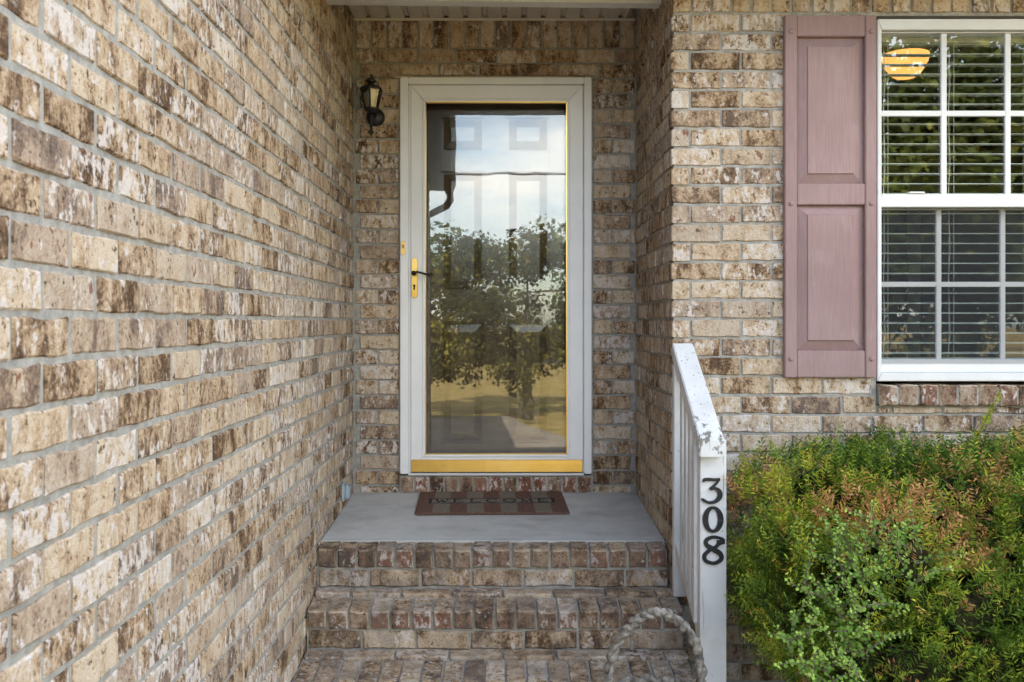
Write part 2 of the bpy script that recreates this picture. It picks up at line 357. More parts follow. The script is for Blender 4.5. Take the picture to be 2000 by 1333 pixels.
class Wall:
    def __init__(s, name, label, origin, rz):
        s.root = thing(name, label, 'wall', (origin[0], origin[1], GROUND)); s.o = Vector(origin); s.rz = rz; s.items = []
        s.rot = Matrix.Rotation(rz, 4, 'Z')
    def add(s, u, z, L, H, Dp=BD, core=False, out=0.0, tilt=0.0):
        if L < .012: return
        r = random.Random(len(s.items) * 31 + int(abs(s.rz) * 100) + int(s.o.x * 991))
        p = s.o + s.rot.to_3x3() @ Vector((u, -out + r.uniform(-.0036, .0022), 0)); p.z = z
        s.items.append((p, L, H, Dp, core, r.uniform(-.006, .006), tilt, r.randrange(6 if .19 < L < .2 else 3)))
    def finish(s, limit=295):
        def score(it):
            p, L = it[0], it[1]; d = s.rot.to_3x3() @ Vector((L, 0, 0)); q = p + d
            if p.y < .3 or q.y < .3: return 0
            a = proj(p); b = proj(q); c = proj((p.x, p.y, p.z + it[2]))
            mxx, mnx = max(a[0], b[0]), min(a[0], b[0])
            if mxx < 0 or mnx > 2000 or c[1] > 1340 or a[1] < -10: return 0
            return (min(mxx, 2000) - max(mnx, 0)) * abs(a[1] - c[1])
        sc = sorted(s.items, key=score, reverse=True); vis = [i for i in sc if score(i) > 0]
        near = vis[:limit]; rest = vis[limit:] + [i for i in sc if score(i) <= 0]
        for p, L, H, Dp, core, ry, tilt, v in near:
            o = bpy.data.objects.new('brick', brick_mesh(L, H, Dp, v, core)); COL.objects.link(o)
            o.parent = s.root; o.matrix_parent_inverse = Matrix.Translation(-s.root.location)
            o.location = p; o.rotation_euler = (tilt, ry * .5, s.rz)
        if rest:
            vs_, fs_, rn = [], [], []
            for p, L, H, Dp, core, ry, tilt, v in rest:
                me = brick_mesh(L, H, Dp, v, core); b = len(vs_); mt = Matrix.Translation(p) @ s.rot
                vs_ += [tuple(mt @ vv.co) for vv in me.vertices]; rr = random.random()
                for pl in me.polygons: fs_.append(tuple(b + i for i in pl.vertices)); rn.append(rr)
            me = bpy.data.meshes.new('distant_bricks'); me.from_pydata(vs_, [], fs_); me.update()
            at = me.attributes.new('rnd', 'FLOAT', 'FACE'); at.data.foreach_set('value', rn)
            o = link('brickwork', me, M['brickj'], s.root); tag(o, kind='stuff')
def cut(u0, u1, holes):
    segs = [(u0, u1)]
    for a, b in holes:
        ns = []
        for p, q in segs:
            if b <= p or a >= q: ns.append((p, q)); continue
            if a - p > .012: ns.append((p, a))
            if q - b > .012: ns.append((b, q))
        segs = ns
    return segs
KMIN, KMAX = -4, 35

# garage wall on the left: plane X = XL facing +X, u runs along +Y
gw = Wall('garage_wall', 'long mottled tan brick wall running from the left edge to the porch', (XL, 0, 0), R(90))
Y_END = -.35
for k in range(-1 - 3, KMAX + 1):
    ph = (1.449 if k % 2 == 0 else 1.552) * 1.025
    j0 = math.ceil((Y_END - ph) / BPL); u = Y_END
    nxt = ph + j0 * BPL
    while u < YB - .012:
        e = min(nxt - .0082, YB - .004)
        if e - u > .02: gw.add(u, ztop(k) - BH + .0012, e - u, BH - .0024)
        u = nxt + .0082; nxt += BPL
mb = MB(); mb.box(XL - .30, XL - .0045, Y_END + .009, YB + .3, GROUND - .1, 1.72); mb.build('mortar', M['mortar'], gw.root)
gw.finish(298)

# porch right wall: plane X = XR facing -X, u runs along -Y from the back corner
rw = Wall('porch_side_wall', 'short shaded brick return wall between the door recess and the front wall', (XR, YB, 0), R(-90))
REV = YB - YF
for k in range(KMIN, KMAX + 1):
    u = REV if k % 2 == 0 else REV - BD - .010          # even rows: stretcher comes out to the front face
    while u > .012:
        a = max(u - BL, .004); rw.add(a, ztop(k) - BH, u - a, BH); u -= BPL
mb = MB(); mb.box(XR + .006, XR + .10, YF + .075, YB + .3, GROUND - .1, 1.72); mb.build('mortar', M['mortar'], rw.root)
rw.finish()

# front wall on the right: plane Y = YF facing the camera
fw = Wall('front_wall', 'pale cream brick front wall around the window on the right', (0, YF, 0), 0)
WX0, WX1 = bx(1713, S_FRONT), bx(2098, S_FRONT); WZ0, WZ1 = bz(746, S_FRONT), bz(36, S_FRONT)
SILL0 = bz(791, S_FRONT)
XEND = 3.3
for k in range(0, KMAX + 1):
    zt = ztop(k); zb = zt - BH
    u = XR if k % 2 else XR + BD + .010
    while u < XEND:
        e = u + BL
        hole = []
        if zb < SILL0 - .015 < zt:
            for a, b in cut(u, e, [(WX0 - .004, WX1 + .004)]): fw.add(a, zb, b - a, BH)
            a, b = max(u, WX0 + .004), min(e, WX1)
            if b - a > .03: fw.add(a, zb, b - a, SILL0 - .010 - zb)
            u += BPL; continue
        if zb < WZ1 and zt > SILL0 + .02: hole = [(WX0 - .004, WX1 + .004)]
        if zb < SILL0 < zt - .02 and not hole: pass
        hh, zz_ = BH, zb
        if not hole and zt > SILL0 - .006 and zb < SILL0:      # course cut under the sill
            for a, b in cut(u, e, [(WX0 - .004, WX1 + .004)]): fw.add(a, zb, b - a, BH)
            a, b = max(u, WX0), min(e, WX1)
            if b - a > .03 and SILL0 - .01 - zb > .02: fw.add(a, zb, b - a, SILL0 - .010 - zb)
        else:
            for a, b in cut(u, e, hole): fw.add(a, zb, b - a, BH)
        u += BPL
u = XR + .004                                            # soldier course over everything
while u < XEND: fw.add(u, ztop(0) + .0102, .0715, .199); u += .0825
u = WX0 + .002                                           # brick sill
while u < WX1 + .02: fw.add(u, SILL0, .0715, .082, .12, True, .030); u += .0815
mb = MB()
mb.box(XR + .009, WX0 - .002, YF + .006, YF + .25, GROUND - .1, 1.46); mb.box(WX1 + .002, XEND + 3, YF + .006, YF + .25, GROUND - .1, 1.46)
mb.box(WX0 - .002, WX1 + .002, YF + .009, YF + .25, GROUND - .1, SILL0 - .003); mb.box(WX0 - .002, WX1 + .002, YF + .009, YF + .25, WZ1 + .002, 1.46)
mb.box(WX0, WX1, YF - .022, YF + .1, SILL0 + .004, SILL0 + .074)
mb.build('mortar', M['mortar'], fw.root)
MB().box(WX0 - .03, WX1 + .03, YF - .003, YF + .09, WZ1 - .001, WZ1 + .008).build('lintel', M['brown'], fw.root)
fw.finish()

# entry back wall: plane Y = YB
bw = Wall('entry_wall', 'brick wall around the front door inside the shaded recess', (0, YB, 0), 0)
DX0, DX1 = bx(782, S_BACK), bx(1155, S_BACK); DZ1, DZ0 = bz(152, S_BACK), bz(926, S_BACK)
for k in range(0, 29):
    zb = ztop(k) - BH
    if k % 2:
        bw.add(XL + .036, zb, .198, BH); bw.add(DX1 + .010, zb, .195, BH)
    else:
        bw.add(XL + .012, zb, .112, BH); bw.add(XL + .134, zb, DX0 - .008 - XL - .134, BH)
        bw.add(DX1 + .010, zb, .098, BH); bw.add(DX1 + .118, zb, XR - .006 - DX1 - .118, BH)
for k, ph in ((-1, bx(660 + 320 / 2.667, S_BACK)), (-2, bx(660 + 205 / 2.667, S_BACK))):
    u = ph - BPL
    while u < XR - .02:
        a, b = max(u + .005, XL + .012), min(u + BPL - .005, XR - .006)
        if b - a > .03: bw.add(a, ztop(k) - BH + (.012 if k == -1 and DX0 - .05 < a < DX1 - .05 else 0), b - a, BH - (.012 if k == -1 and DX0 - .05 < a < DX1 - .05 else 0))
        u += BPL
u = XL + .016
for i in range(18): bw.add(u, ztop(-2) + .0102, .0705, .199); u += .0812
n = 13; pw = (DX1 - DX0) / n
for i in range(n): bw.add(DX0 + i * pw + .004, bz(961, S_BACK), pw - .010, .080, .10, True, .022)
mb = MB()
mb.box(XL - .01, DX0 - .001, YB + .009, YB + .25, GROUND, 1.72); mb.box(DX1 + .001, XR + .02, YB + .009, YB + .25, GROUND, 1.72)
mb.box(DX0 - .001, DX1 + .001, YB + .009, YB + .25, DZ1 + .004, 1.72); mb.box(DX0 - .001, DX1 + .001, YB - .012, YB + .25, GROUND, bz(929, S_BACK))
mb.build('mortar', M['mortar'], bw.root)
MB().box(DX0 - .03, DX1 + .015, YB - .004, YB + .06, DZ1 - .004, DZ1 + .008).build('lintel', M['rust'], bw.root, bevel=.001)
bw.finish()

# ------------------------------------------------------------------ porch slab and brick steps
st = thing('porch_steps', 'brick steps rising to a grey painted concrete porch slab', 'steps', (0, D(469), GROUND))
S1, S2, S3 = D(469), D(495.5), D(533.5)
ZS = [(-.948, S1), (-1.136, S2), (-1.312, S3)]
SLAB_B, SLAB_F, ZSB, ZSF = YB + .02, D(455), -.888, -.936
def slab_z(y): return ZSF + (ZSB - ZSF) * (y - SLAB_F) / (SLAB_B - SLAB_F)
mb = MB(); x0, x1 = XL + .002, XR - .002
mb.hexa([(x0, SLAB_F, ZSF - .09), (x1, SLAB_F, ZSF - .09), (x1, SLAB_B, ZSB - .09), (x0, SLAB_B, ZSB - .09), (x0, SLAB_F, ZSF), (x1, SLAB_F, ZSF), (x1, SLAB_B, ZSB), (x0, SLAB_B, ZSB)])
mb.build('slab', M['concrete'], st)
def step_brick(x, y, z, L, H, Dp, core, tilt=0, rz=0):
    o = bpy.data.objects.new('brick', brick_mesh(L, H, Dp, random.randrange(6), core, .006, True)); COL.objects.link(o)
    o.parent = st; o.matrix_parent_inverse = Matrix.Translation(-st.location); o.location = (x, y + random.uniform(-.003, .003), z + random.uniform(-.002, .002))
    o.rotation_euler = (tilt, random.uniform(-.008, .008), rz + random.uniform(-.012, .012) * min(1, .07 / L)); return o
rear = [SLAB_F, S1, S2]; zr = [ZSF, -1.106, -1.290]
for i, (zt, y) in enumerate(ZS):
    xa, xb = XL + .012, (XR - .006 if i == 0 else .722)
    ln = [.112, .130, .178][i]; n = [18, 18, 19][i]; pw = (xb - xa) / n; tilt = [R(4), R(7), R(4)][i]; h = .074
    for j in range(n): step_brick(xa + j * pw, y, zt - h, pw - .0105, h, ln, True, tilt)
    if i:                                               # row of stretchers laid behind the nosing
        y0 = y + ln + .012; dp = rear[i] - y0 - .004; u = xa - .06
        zz_ = zr[i] - .060
        while u < xb:
            a, b = max(u, xa), min(u + .198, xb)
            if b - a > .03: step_brick(a, y0, zz_, b - a, .058, dp, False, R(3))
            u += .208
    u = xa - [.0, .0, .1][i]
    while u < xb:                                       # riser course
        a, b = max(u, xa), min(u + BL + .006, xb)
        if b - a > .03: step_brick(a, y + .006, zt - h - .011 - .070, b - a, .070, .08, False)
        u += BPL + .006
    mb = MB(); yb = rear[i] + .02; zb = zr[i] if i else ZSF
    zl = GROUND - .05
    mb.hexa([(xa - .008, y + .016, zl), (xb - .004, y + .016, zl), (xb - .004, yb, zl), (xa - .008, yb, zl), (xa - .008, y + .016, zt - .009), (xb - .004, y + .016, zt - .009), (xb - .004, yb, zb - .008), (xa - .008, yb, zb - .008)])
    mb.build('mortar_bed', M['mortar'], st)
mb = MB(); mb.box(XL + .002, XR - .004, SLAB_F + .02, YB, GROUND, ZSF - .10); mb.build('footing', M['mortar'], st)

# ------------------------------------------------------------------ porch ceiling, trim beam, roof and gutter
ZC = bz(38, S_BACK)
ceil = thing('porch_ceiling', 'off-white grooved vinyl soffit ceiling above the door', 'ceiling', (0, YB - .4, ZC))
n = 14; x0 = XL + .006; pw = .1012; YC0 = D(440)
for i in range(n):
    a = x0 + i * pw; b = min(a + pw, XR - .004); mb = MB()
    mb.v = []; prof = [(a, 0), (a + .058, 0), (a + .066, .018), (a + .080, .018), (a + .092, .002), (b, .002)]
    for x, dz in prof: mb.v += [(x, YC0, ZC + dz), (x, YB - .004, ZC + dz), (x, YC0, ZC + .03), (x, YB - .004, ZC + .03)]
    for q in range(len(prof) - 1):
        c = q * 4; mb.f += [(c, c + 4, c + 5, c + 1), (c + 2, c + 3, c + 7, c + 6), (c, c + 2, c + 6, c + 4), (c + 1, c + 5, c + 7, c + 3)]
    mb.build('panel', M['soffit'], ceil)
MB().box(XL + .004, XR - .006, YB - .014, YB - .003, ZC - .010, ZC + .003).build('edge_trim', M['soffit'], ceil, bevel=.002)
mb = MB(); za_, zb_ = bz(-1.0, 448), bz(6.5, 448)
mb.hexa([(XL + .003, D(448), za_), (XR - .003, D(448), zb_), (XR - .003, D(440), zb_), (XL + .003, D(440), za_), (XL + .003, D(448), 1.62), (XR - .003, D(448), 1.62), (XR - .003, D(440), 1.62), (XL + .003, D(440), 1.62)])
mb.build('header_trim', M['vinyl'], ceil, bevel=.002)
roof = thing('house_roof', 'dark brown eaves and gutter above the entry, seen reflected in the door glass', 'roof', (0, 3.6, 1.40))
EY, EZ = 3.30, 1.445  # front overhang lengthened to darken the recess
mb = MB()                                               # unseen main roof: eave to ridge, shaped to place the house shadow
mb.hexa([(-4, EY, EZ + .08), (9, EY, EZ + .08), (9, 8.8, 4.9), (-4, 8.8, 4.9), (-4, EY, EZ + .16), (9, EY, EZ + .16), (9, 8.8, 5.0), (-4, 8.8, 5.0)])
mb.hexa([(-4, 8.8, 4.9), (9, 8.8, 4.9), (9, 14, 1.5), (-4, 14, 1.5), (-4, 8.8, 5.0), (9, 8.8, 5.0), (9, 14, 1.6), (-4, 14, 1.6)])
mb.build('shingles', M['roofing'], roof)
g0, g1 = (-.385, 3.22), (-.582, -.79)                   # garage gutter line
mb = MB(); mb.hexa([(g0[0], g0[1], EZ + .14), (g1[0], g1[1], EZ + .14), (-4.2, -.79, 2.5), (-4.2, 8, 2.5), (g0[0], g0[1], EZ + .2), (g1[0], g1[1], EZ + .2), (-4.2, -.79, 2.58), (-4.2, 8, 2.58)])  # unseen garage roof, kept low so its shadow stays short
mb.build('garage_shingles', M['roofing'], roof)
MB().hexa([(g0[0] - .05, g0[1], EZ + .03), (g1[0] - .05, g1[1], EZ + .03), (XL - .2, g1[1], EZ + .03), (XL - .2, g0[1], EZ + .03), (g0[0] - .05, g0[1], EZ + .05), (g1[0] - .05, g1[1], EZ + .05), (XL - .2, g1[1], EZ + .05), (XL - .2, g0[1], EZ + .05)]).build('garage_soffit', M['brown'], roof)
MB().box(g0[0] + .12, 9, EY + .05, YF + .02, EZ + .03, EZ + .05).build('front_soffit', M['brown'], roof)
def gutter(name, a, b, z, parent):
    a, b = Vector((a[0], a[1], z)), Vector((b[0], b[1], z)); d = (b - a).normalized(); nn = Vector((d.y, -d.x, 0))
    prof = [(-.06, .10), (-.06, .0), (.02, .0), (.05, .05), (.06, .10), (.052, .10), (.042, .052), (.016, .006), (-.054, .006), (-.054, .10)]
    mb = MB()
    for p in (a, b):
        for o_, h in prof: mb.v.append(tuple(p + nn * o_ + Vector((0, 0, h))))
    m = len(prof)
    for i in range(m): mb.f.append((i, (i + 1) % m, m + (i + 1) % m, m + i))
    return mb.build(name, M['brown'], parent)
gutter('gutter', g1, g0, EZ, roof)
gutter('gutter', (9, EY), (g0[0], EY), EZ, roof)
mb = MB(); mb.tube([(g1[0], g1[1] + .08, EZ + .01), (g1[0], g1[1] + .08, EZ - .08), (g1[0] - .05, g1[1] + .10, EZ - .16), (g1[0] - .14, g1[1] + .2, EZ - .22), (XL - .03, Y_END - .05, EZ - .30), (XL - .03, Y_END - .05, EZ - .5), (XL - .03, Y_END - .05, GROUND + .1)], .04, 8)
mb.build('downspout', M['brown'], roof)

# ------------------------------------------------------------------ inner door and storm door
def X(x): return bx(x, S_BACK)
def Z(y): return bz(y, S_BACK)
idr = thing('front_door', 'dark brown six-panel front door behind the storm door glass', 'door', (-.03, YB + .09, Z(926)))
YD = YB + .085; sD = F / YD
def XD(x): return bx(x, sD)
def ZD(y): return bz(y, sD)
px_cols = [(XD(862), XD(945)), (XD(990), XD(1073))]; rows = [(ZD(295), ZD(230)), (ZD(568), ZD(335)), (ZD(866), ZD(630))]
dx0, dx1, dz0, dz1 = -.475, .425, Z(922), 1.235
mb = MB(); mb.box(dx0, dx1, YD + .036, YD + .065, dz0, dz1)
xs = [dx0, px_cols[0][0], px_cols[0][1], px_cols[1][0], px_cols[1][1], dx1]
for a, b in ((xs[0], xs[1]), (xs[2], xs[3]), (xs[4], xs[5])): mb.box(a, b, YD, YD + .035, dz0, dz1)
zs = [dz0, rows[2][0], rows[2][1], rows[1][0], rows[1][1], rows[0][0], rows[0][1], dz1]
for a, b in px_cols:
    for q in range(0, 8, 2): mb.box(a + .0005, b - .0005, YD + .0005, YD + .035, zs[q], zs[q + 1])
mb.build('slab', M['darkdoor'], idr)
for a, b in px_cols:
    for z0, z1 in rows:
        mb = MB(); o1, i1 = .012, .052
        A = [(a + o1, YD + .0155, z0 + o1), (b - o1, YD + .0155, z0 + o1), (b - o1, YD + .0155, z1 - o1), (a + o1, YD + .0155, z1 - o1)]
        B = [(a + i1, YD + .002, z0 + i1), (b - i1, YD + .002, z0 + i1), (b - i1, YD + .002, z1 - i1), (a + i1, YD + .002, z1 - i1)]
        mb.v = A + B; mb.f = [(4, 5, 6, 7)] + [(i, (i + 1) % 4, 4 + (i + 1) % 4, 4 + i) for i in range(4)]
        mb.build('panel', M['darkdoor'], idr)
MB().box(DX0 - .02, dx0 - .002, YD - .02, YD + .2, DZ0, DZ1).box(dx1 + .002, DX1 + .02, YD - .02, YD + .2, DZ0, DZ1).box(DX0, DX1, YD - .02, YD + .2, dz1 + .003, DZ1 + .02).build('jamb', M['darkdoor'], idr)
MB().box(DX0 - .4, DX1 + .4, YD + .22, YD + .24, DZ0 - .2, DZ1 + .3).build('backing', M['darkdoor'], idr)

sd = thing('storm_door', 'white full-glass storm door with brass trim and kick plate', 'door', (-.03, YB, Z(926)))
YS = YB - .012
fr = [(DX0 + .001, X(798), Z(925), Z(153)), (X(1140.5), DX1 - .001, Z(925), Z(153)), (X(798) + .001, X(1140.5) - .001, Z(167), Z(153) - .001)]
for a, b, c, d in fr: MB().box(a, b, YB - .022, YB + .05, c, d).build('frame', M['doorwhite'], sd, bevel=.004, seg=2)
for a, b, c, d in [(X(798) + .001, X(802.5), Z(925), Z(168)), (X(1139), X(1140.5) - .001, Z(925), Z(168))]: MB().box(a, b, YB - .008, YB + .05, c, d).build('jamb_stop', M['doorwhite'], sd, bevel=.001)
gx0, gx1, gz0, gz1 = X(833), X(1105), Z(885), Z(203)
lx0, lx1, lz0, lz1 = X(803), X(1138), Z(921), Z(168.5)
def mitred(x0, x1, z0, z1, w4, y0, y1, name, mat, parent, bevel=.002):
    """four mitred rails: widths left,right,bottom,top"""
    l, r_, b, t = w4; O = [(x0, z0), (x1, z0), (x1, z1), (x0, z1)]; I = [(x0 + l, z0 + b), (x1 - r_, z0 + b), (x1 - r_, z1 - t), (x0 + l, z1 - t)]
    for i in range(4):
        j = (i + 1) % 4; e = .0006
        q = [O[i], O[j], I[j], I[i]]; mb = MB()
        cx = sum(p[0] for p in q) / 4; cz = sum(p[1] for p in q) / 4
        q = [(p[0] + (e if p[0] < cx else -e) * (i % 2 == 0), p[1] + (e if p[1] < cz else -e) * (i % 2 == 1)) for p in q]
        mb.v = [(p[0], y0, p[1]) for p in q] + [(p[0], y1, p[1]) for p in q]
        mb.f = [(0, 1, 2, 3), (7, 6, 5, 4)] + [(a, a + 4, (a + 1) % 4 + 4, (a + 1) % 4) for a in range(4)]
        mb.build(name, mat, parent, bevel=bevel)
mitred(lx0, lx1, lz0 + .002, lz1, (gx0 - lx0 - .020, lx1 - gx1 - .020, gz0 - lz0 - .018, lz1 - gz1 - .020), YS - .008, YS + .024, 'rail', M['doorwhite'], sd)
mitred(gx0 - .021, gx1 + .021, gz0 - .019, gz1 + .021, (.016, .016, .014, .016), YS - .013, YS + .02, 'glazing_bead', M['doorwhite'], sd, .003)
mitred(gx0 - .0055, gx1 + .0055, gz0 - .0055, gz1 + .0055, (.005, .005, .005, .005), YS - .012, YS + .018, 'brass_edge', M['brass'], sd, .001)
MB().box(gx0 - .003, gx1 + .003, YS + .002, YS + .0025, gz0 - .003, gz1 + .003).build('glass', M['doorglass'], sd)
mb = MB(); mb.box(lx0 + .002, lx1 - .002, YS - .014, YS - .009, Z(921), Z(897)); kp = mb.build('kick_plate', M['brass'], sd, bevel=.002)
MB().box(lx0 + .002, lx1 - .002, YS - .0165, YS - .0145, Z(907), Z(903)).build('ridge', M['brass'], kp)
MB().box(X(798), X(1140), YB - .03, YB + .05, Z(927.5), Z(923)).build('threshold', M['vinyl'], sd, bevel=.001)
# handle
cx = (X(804) + X(817)) / 2; hw = (X(817) - X(804)) / 2; mb = MB(); pts = []
for i in range(9): a = math.pi * i / 8; pts.append((cx + hw * math.cos(a), Z(505) - hw * 1.2 + hw * 1.2 * math.sin(a)))
for i in range(9): a = math.pi + math.pi * i / 8; pts.append((cx + hw * math.cos(a), Z(583) + hw * 1.2 + hw * 1.2 * math.sin(a)))
n = len(pts); mb.v = [(x, YS - .016, z) for x, z in pts] + [(x, YS - .009, z) for x, z in pts]
mb.f = [tuple(range(n)), tuple(reversed(range(n, 2 * n)))] + [(i, (i + 1) % n, n + (i + 1) % n, n + i) for i in range(n)]
hd = mb.build('handle_plate', M['brass'], sd, bevel=.002)
hz = Z(535); hx = X(810)
mb = MB(); mb.lathe([(0, .052), (.011, .050), (.013, .044), (.012, .030), (.008, .017)], (hx, YS, hz), 14, 'Y')
mb.tube([(hx, YS - .044, hz), (hx + .018, YS - .052, hz + .006), (hx + .040, YS - .055, hz + .001), (hx + .062, YS - .055, hz - .006), (hx + .082, YS - .055, hz - .007), (hx + .098, YS - .056, hz + .001)], [.006, .006, .0055, .006, .0055, .003], 8)
mb.build('lever', M['bronze'], hd, smooth=True)
mb = MB(); mb.lathe([(0, .022), (.006, .022), (.0075, .016)], (hx, YS, Z(559)), 12, 'Y'); mb.box(hx - .004, hx + .004, YS - .019, YS - .015, Z(567), Z(561)); mb.build('lock_cylinder', M['bronze'], hd)
mb = MB(); mb.box(X(784), X(792), YB - .026, YB - .0225, Z(498), Z(473)); lp = mb.build('strike_plate', M['brass'], sd, bevel=.001)
MB().box(X(787), X(789.6), YB - .0275, YB - .0255, Z(486), Z(479)).build('slot', M['black'], lp)

# ------------------------------------------------------------------ wall lantern
ln = thing('wall_lantern', 'black coach lantern mounted on brick left of the door', 'lamp', (X(733), YB, Z(232)))
lx, ly = X(733), YB
mb = MB(); mb.lathe([(.0, .030), (.028, .028), (.040, .020), (.047, .012), (.048, -.004)], (X(734), YB, Z(230)), 24, 'Y'); mb.build('back_plate', M['black'], ln, smooth=True)
cxl, cyl = X(727), YB - .115; sL = F / cyl
def LZ(y): return bz(y, sL)
zt_, zb_ = LZ(176), LZ(213); cxl = bx(725, sL)
rt, rb = .057, .034
mb = MB(); mb.tube([(X(734), YB - .02, Z(230)), (X(731), YB - .06, Z(233)), (cxl, cyl, LZ(226)), (cxl, cyl, zb_ + .004)], .010, 8); mb.build('arm', M['black'], ln, smooth=True)
mb = MB(); mb.lathe([(.0, .0), (.010, -.002), (.009, .03), (.007, .085), (.012, .092), (.015, .098), (.006, .105), (.004, .115), (0, .118)], (0, 0, 0), 12)
mb.v = [(cxl + x, cyl + y, LZ(222) - z) for x, y, z in mb.v]; mb.build('tail', M['black'], ln, smooth=True)
mb = MB(); N = 6
for i in range(N):
    a = math.pi / 6 + 2 * math.pi * i / N; c, s = math.cos(a), math.sin(a)
    mb.tube([(cxl + rb * c, cyl + rb * s, zb_), (cxl + rt * c, cyl + rt * s, zt_)], .0042, 6)
mb.lathe([(0, -.022), (.018, -.020), (rb + .004, -.004), (rb + .004, .004), (rb - .004, .004)], (cxl, cyl, zb_), 6, 'Z', math.pi / 6, math.pi / 6 + 2 * math.pi)
mb.lathe([(rt - .004, -.004), (rt + .006, -.003), (rt + .006, .004), (.036, .020), (.020, .026), (.016, .036), (.030, .040), (.032, .046), (.018, .058), (.006, .064), (.007, .074), (0, .082)], (cxl, cyl, zt_), 6, 'Z', math.pi / 6, math.pi / 6 + 2 * math.pi)
mb.build('cage', M['black'], ln)
for i in range(N):
    a0 = math.pi / 6 + 2 * math.pi * i / N; a1 = a0 + 2 * math.pi / N; q = .97
    MB().poly([(cxl + rb * q * math.cos(a0), cyl + rb * q * math.sin(a0), zb_), (cxl + rb * q * math.cos(a1), cyl + rb * q * math.sin(a1), zb_), (cxl + rt * q * math.cos(a1), cyl + rt * q * math.sin(a1), zt_), (cxl + rt * q * math.cos(a0), cyl + rt * q * math.sin(a0), zt_)]).build('pane', M['lampglass'], ln)
mb = MB(); mb.lathe([(0, 0), (.014, .002), (.016, .02), (.022, .048), (.029, .066), (.029, .085), (.02, .100), (0, .105)], (cxl, cyl, zb_ + .004), 14); mb.build('bulb', M['bulb'], ln, smooth=True)

# outlet cover low on garage wall
oc = thing('outlet_cover', 'small grey weatherproof outlet cover low on the long brick wall', 'outlet', (XL, D(400), bz(961, 400)))
yo, zo = D(400), bz(961, 400)
MB().box(XL - .002, XL + .012, yo - .036, yo + .036, zo - .042, zo + .045).build('base', M['grey_plastic'], oc, bevel=.003)
MB().box(XL + .012, XL + .034, yo - .028, yo + .028, zo - .032, zo + .036).build('cover', M['grey_plastic'], oc, bevel=.006, seg=2)

# ------------------------------------------------------------------ door mat
dm = thing('doormat', 'rust and tan checked doormat reading welcome in front of the door', 'doormat', (-.050, 4.66, slab_z(4.66)))
dm.rotation_euler = (math.atan((ZSB - ZSF) / (SLAB_B - SLAB_F)), 0, R(1.6))
MW, MD, MT = .735, .43, .014
def mchild(mb, name, mat, bevel=0):
    me = mb.mesh(name)
    if bevel:
        bm = bmesh.new(); bm.from_mesh(me); bmesh.ops.bevel(bm, geom=bm.edges[:], offset=bevel, segments=2, affect='EDGES'); bm.to_mesh(me); bm.free()
    o = bpy.data.objects.new(name, me); COL.objects.link(o); me.materials.append(mat); o.parent = dm; return o
def gridbox(mb, x0, x1, y0, y1, z0, z1): mb.box(x0, x1, y0, y1, z0, z1)
mchild(MB().box(-MW / 2, MW / 2, -MD / 2, MD / 2, .001, MT), 'base', M['matred'], .004)
mb = MB(); cw = MW / 9; rws = [(-MD / 2 + .004, -.042), (.062, MD / 2 - .004)]
for c in (1, 3, 5, 7):
    for a, b in rws: mb.box(-MW / 2 + c * cw, -MW / 2 + (c + 1) * cw, a, b, MT - .002, MT + .0012)
mb.box(-MW / 2 + .055, MW / 2 - .055, -.038, .058, MT - .002, MT + .0014); mchild(mb, 'tan_checks', M['mattan'])
mb = MB(); z0, z1 = MT, MT + .0026; pl, pr, pb, pt = -MW / 2 + .055, MW / 2 - .055, -.038, .058
mb.box(pl, pr, pt - .006, pt, z0, z1); mb.box(pl, pr, pb, pb + .006, z0, z1); mb.box(pl, pl + .016, pb + .0061, pt - .0061, z0, z1); mb.box(pr - .016, pr, pb + .0061, pt - .0061, z0, z1)
mchild(mb, 'border', M['matnavy'])
def seg(mb, x0, y0, x1, y1, w, z0, z1):
    dx, dy = x1 - x0, y1 - y0; l = math.hypot(dx, dy); nx, ny = -dy / l * w / 2, dx / l * w / 2
    q = [(x0 + nx, y0 + ny), (x0 - nx, y0 - ny), (x1 - nx, y1 - ny), (x1 + nx, y1 + ny)]
    mb.hexa([(a, b, z0) for a, b in q] + [(a, b, z1) for a, b in q])
LET = {'W': [(0, 1, .28, 0, 3), (.28, 0, .5, .8, 1.5), (.5, .8, .72, 0, 3), (.72, 0, 1, 1, 1.5), (-.1, 1, .15, 1, 1.2), (.88, 1, 1.1, 1, 1.2)],
       'E': [(.15, 0, .15, 1, 3), (0, 1, .8, 1, 1.5), (0, 0, .85, 0, 1.5), (.15, .52, .6, .52, 1.3), (.8, 1, .8, .8, 1.2), (.85, 0, .85, .2, 1.2)],
       'L': [(.15, 0, .15, 1, 3), (0, 0, .85, 0, 1.5), (0, 1, .35, 1, 1.2), (.85, 0, .85, .25, 1.2)],
       'M': [(.1, 0, .12, 1, 1.5), (.12, 1, .5, .1, 3), (.5, .1, .88, 1, 1.5), (.88, 1, .9, 0, 3), (-.05, 0, .25, 0, 1.2), (.75, 0, 1.05, 0, 1.2)]}
arc = lambda a0, a1, n=14: [(.5 + .5 * math.cos(R(a0 + (a1 - a0) * i / n)), .5 + .5 * math.sin(R(a0 + (a1 - a0) * i / n))) for i in range(n + 1)]
for ch, pts in (('C', arc(45, 315)), ('O', arc(0, 360, 18))):
    LET[ch] = [(pts[i][0], pts[i][1], pts[i + 1][0], pts[i + 1][1], 1.4 + 1.8 * abs((pts[i][0] + pts[i + 1][0]) / 2 - .5) * 2) for i in range(len(pts) - 1)]
lw = .058; gap = .026; x = -(7 * lw + 6 * gap) / 2 + .005
for ch in 'WELCOME':
    mb = MB()
    for x0, y0, x1, y1, w in LET[ch]: seg(mb, x + x0 * lw, -.020 + y0 * .060, x + x1 * lw, -.020 + y1 * .060, w * .0034, MT, MT + .0030)
    mchild(mb, 'letter', M['matnavy']); x += lw + gap

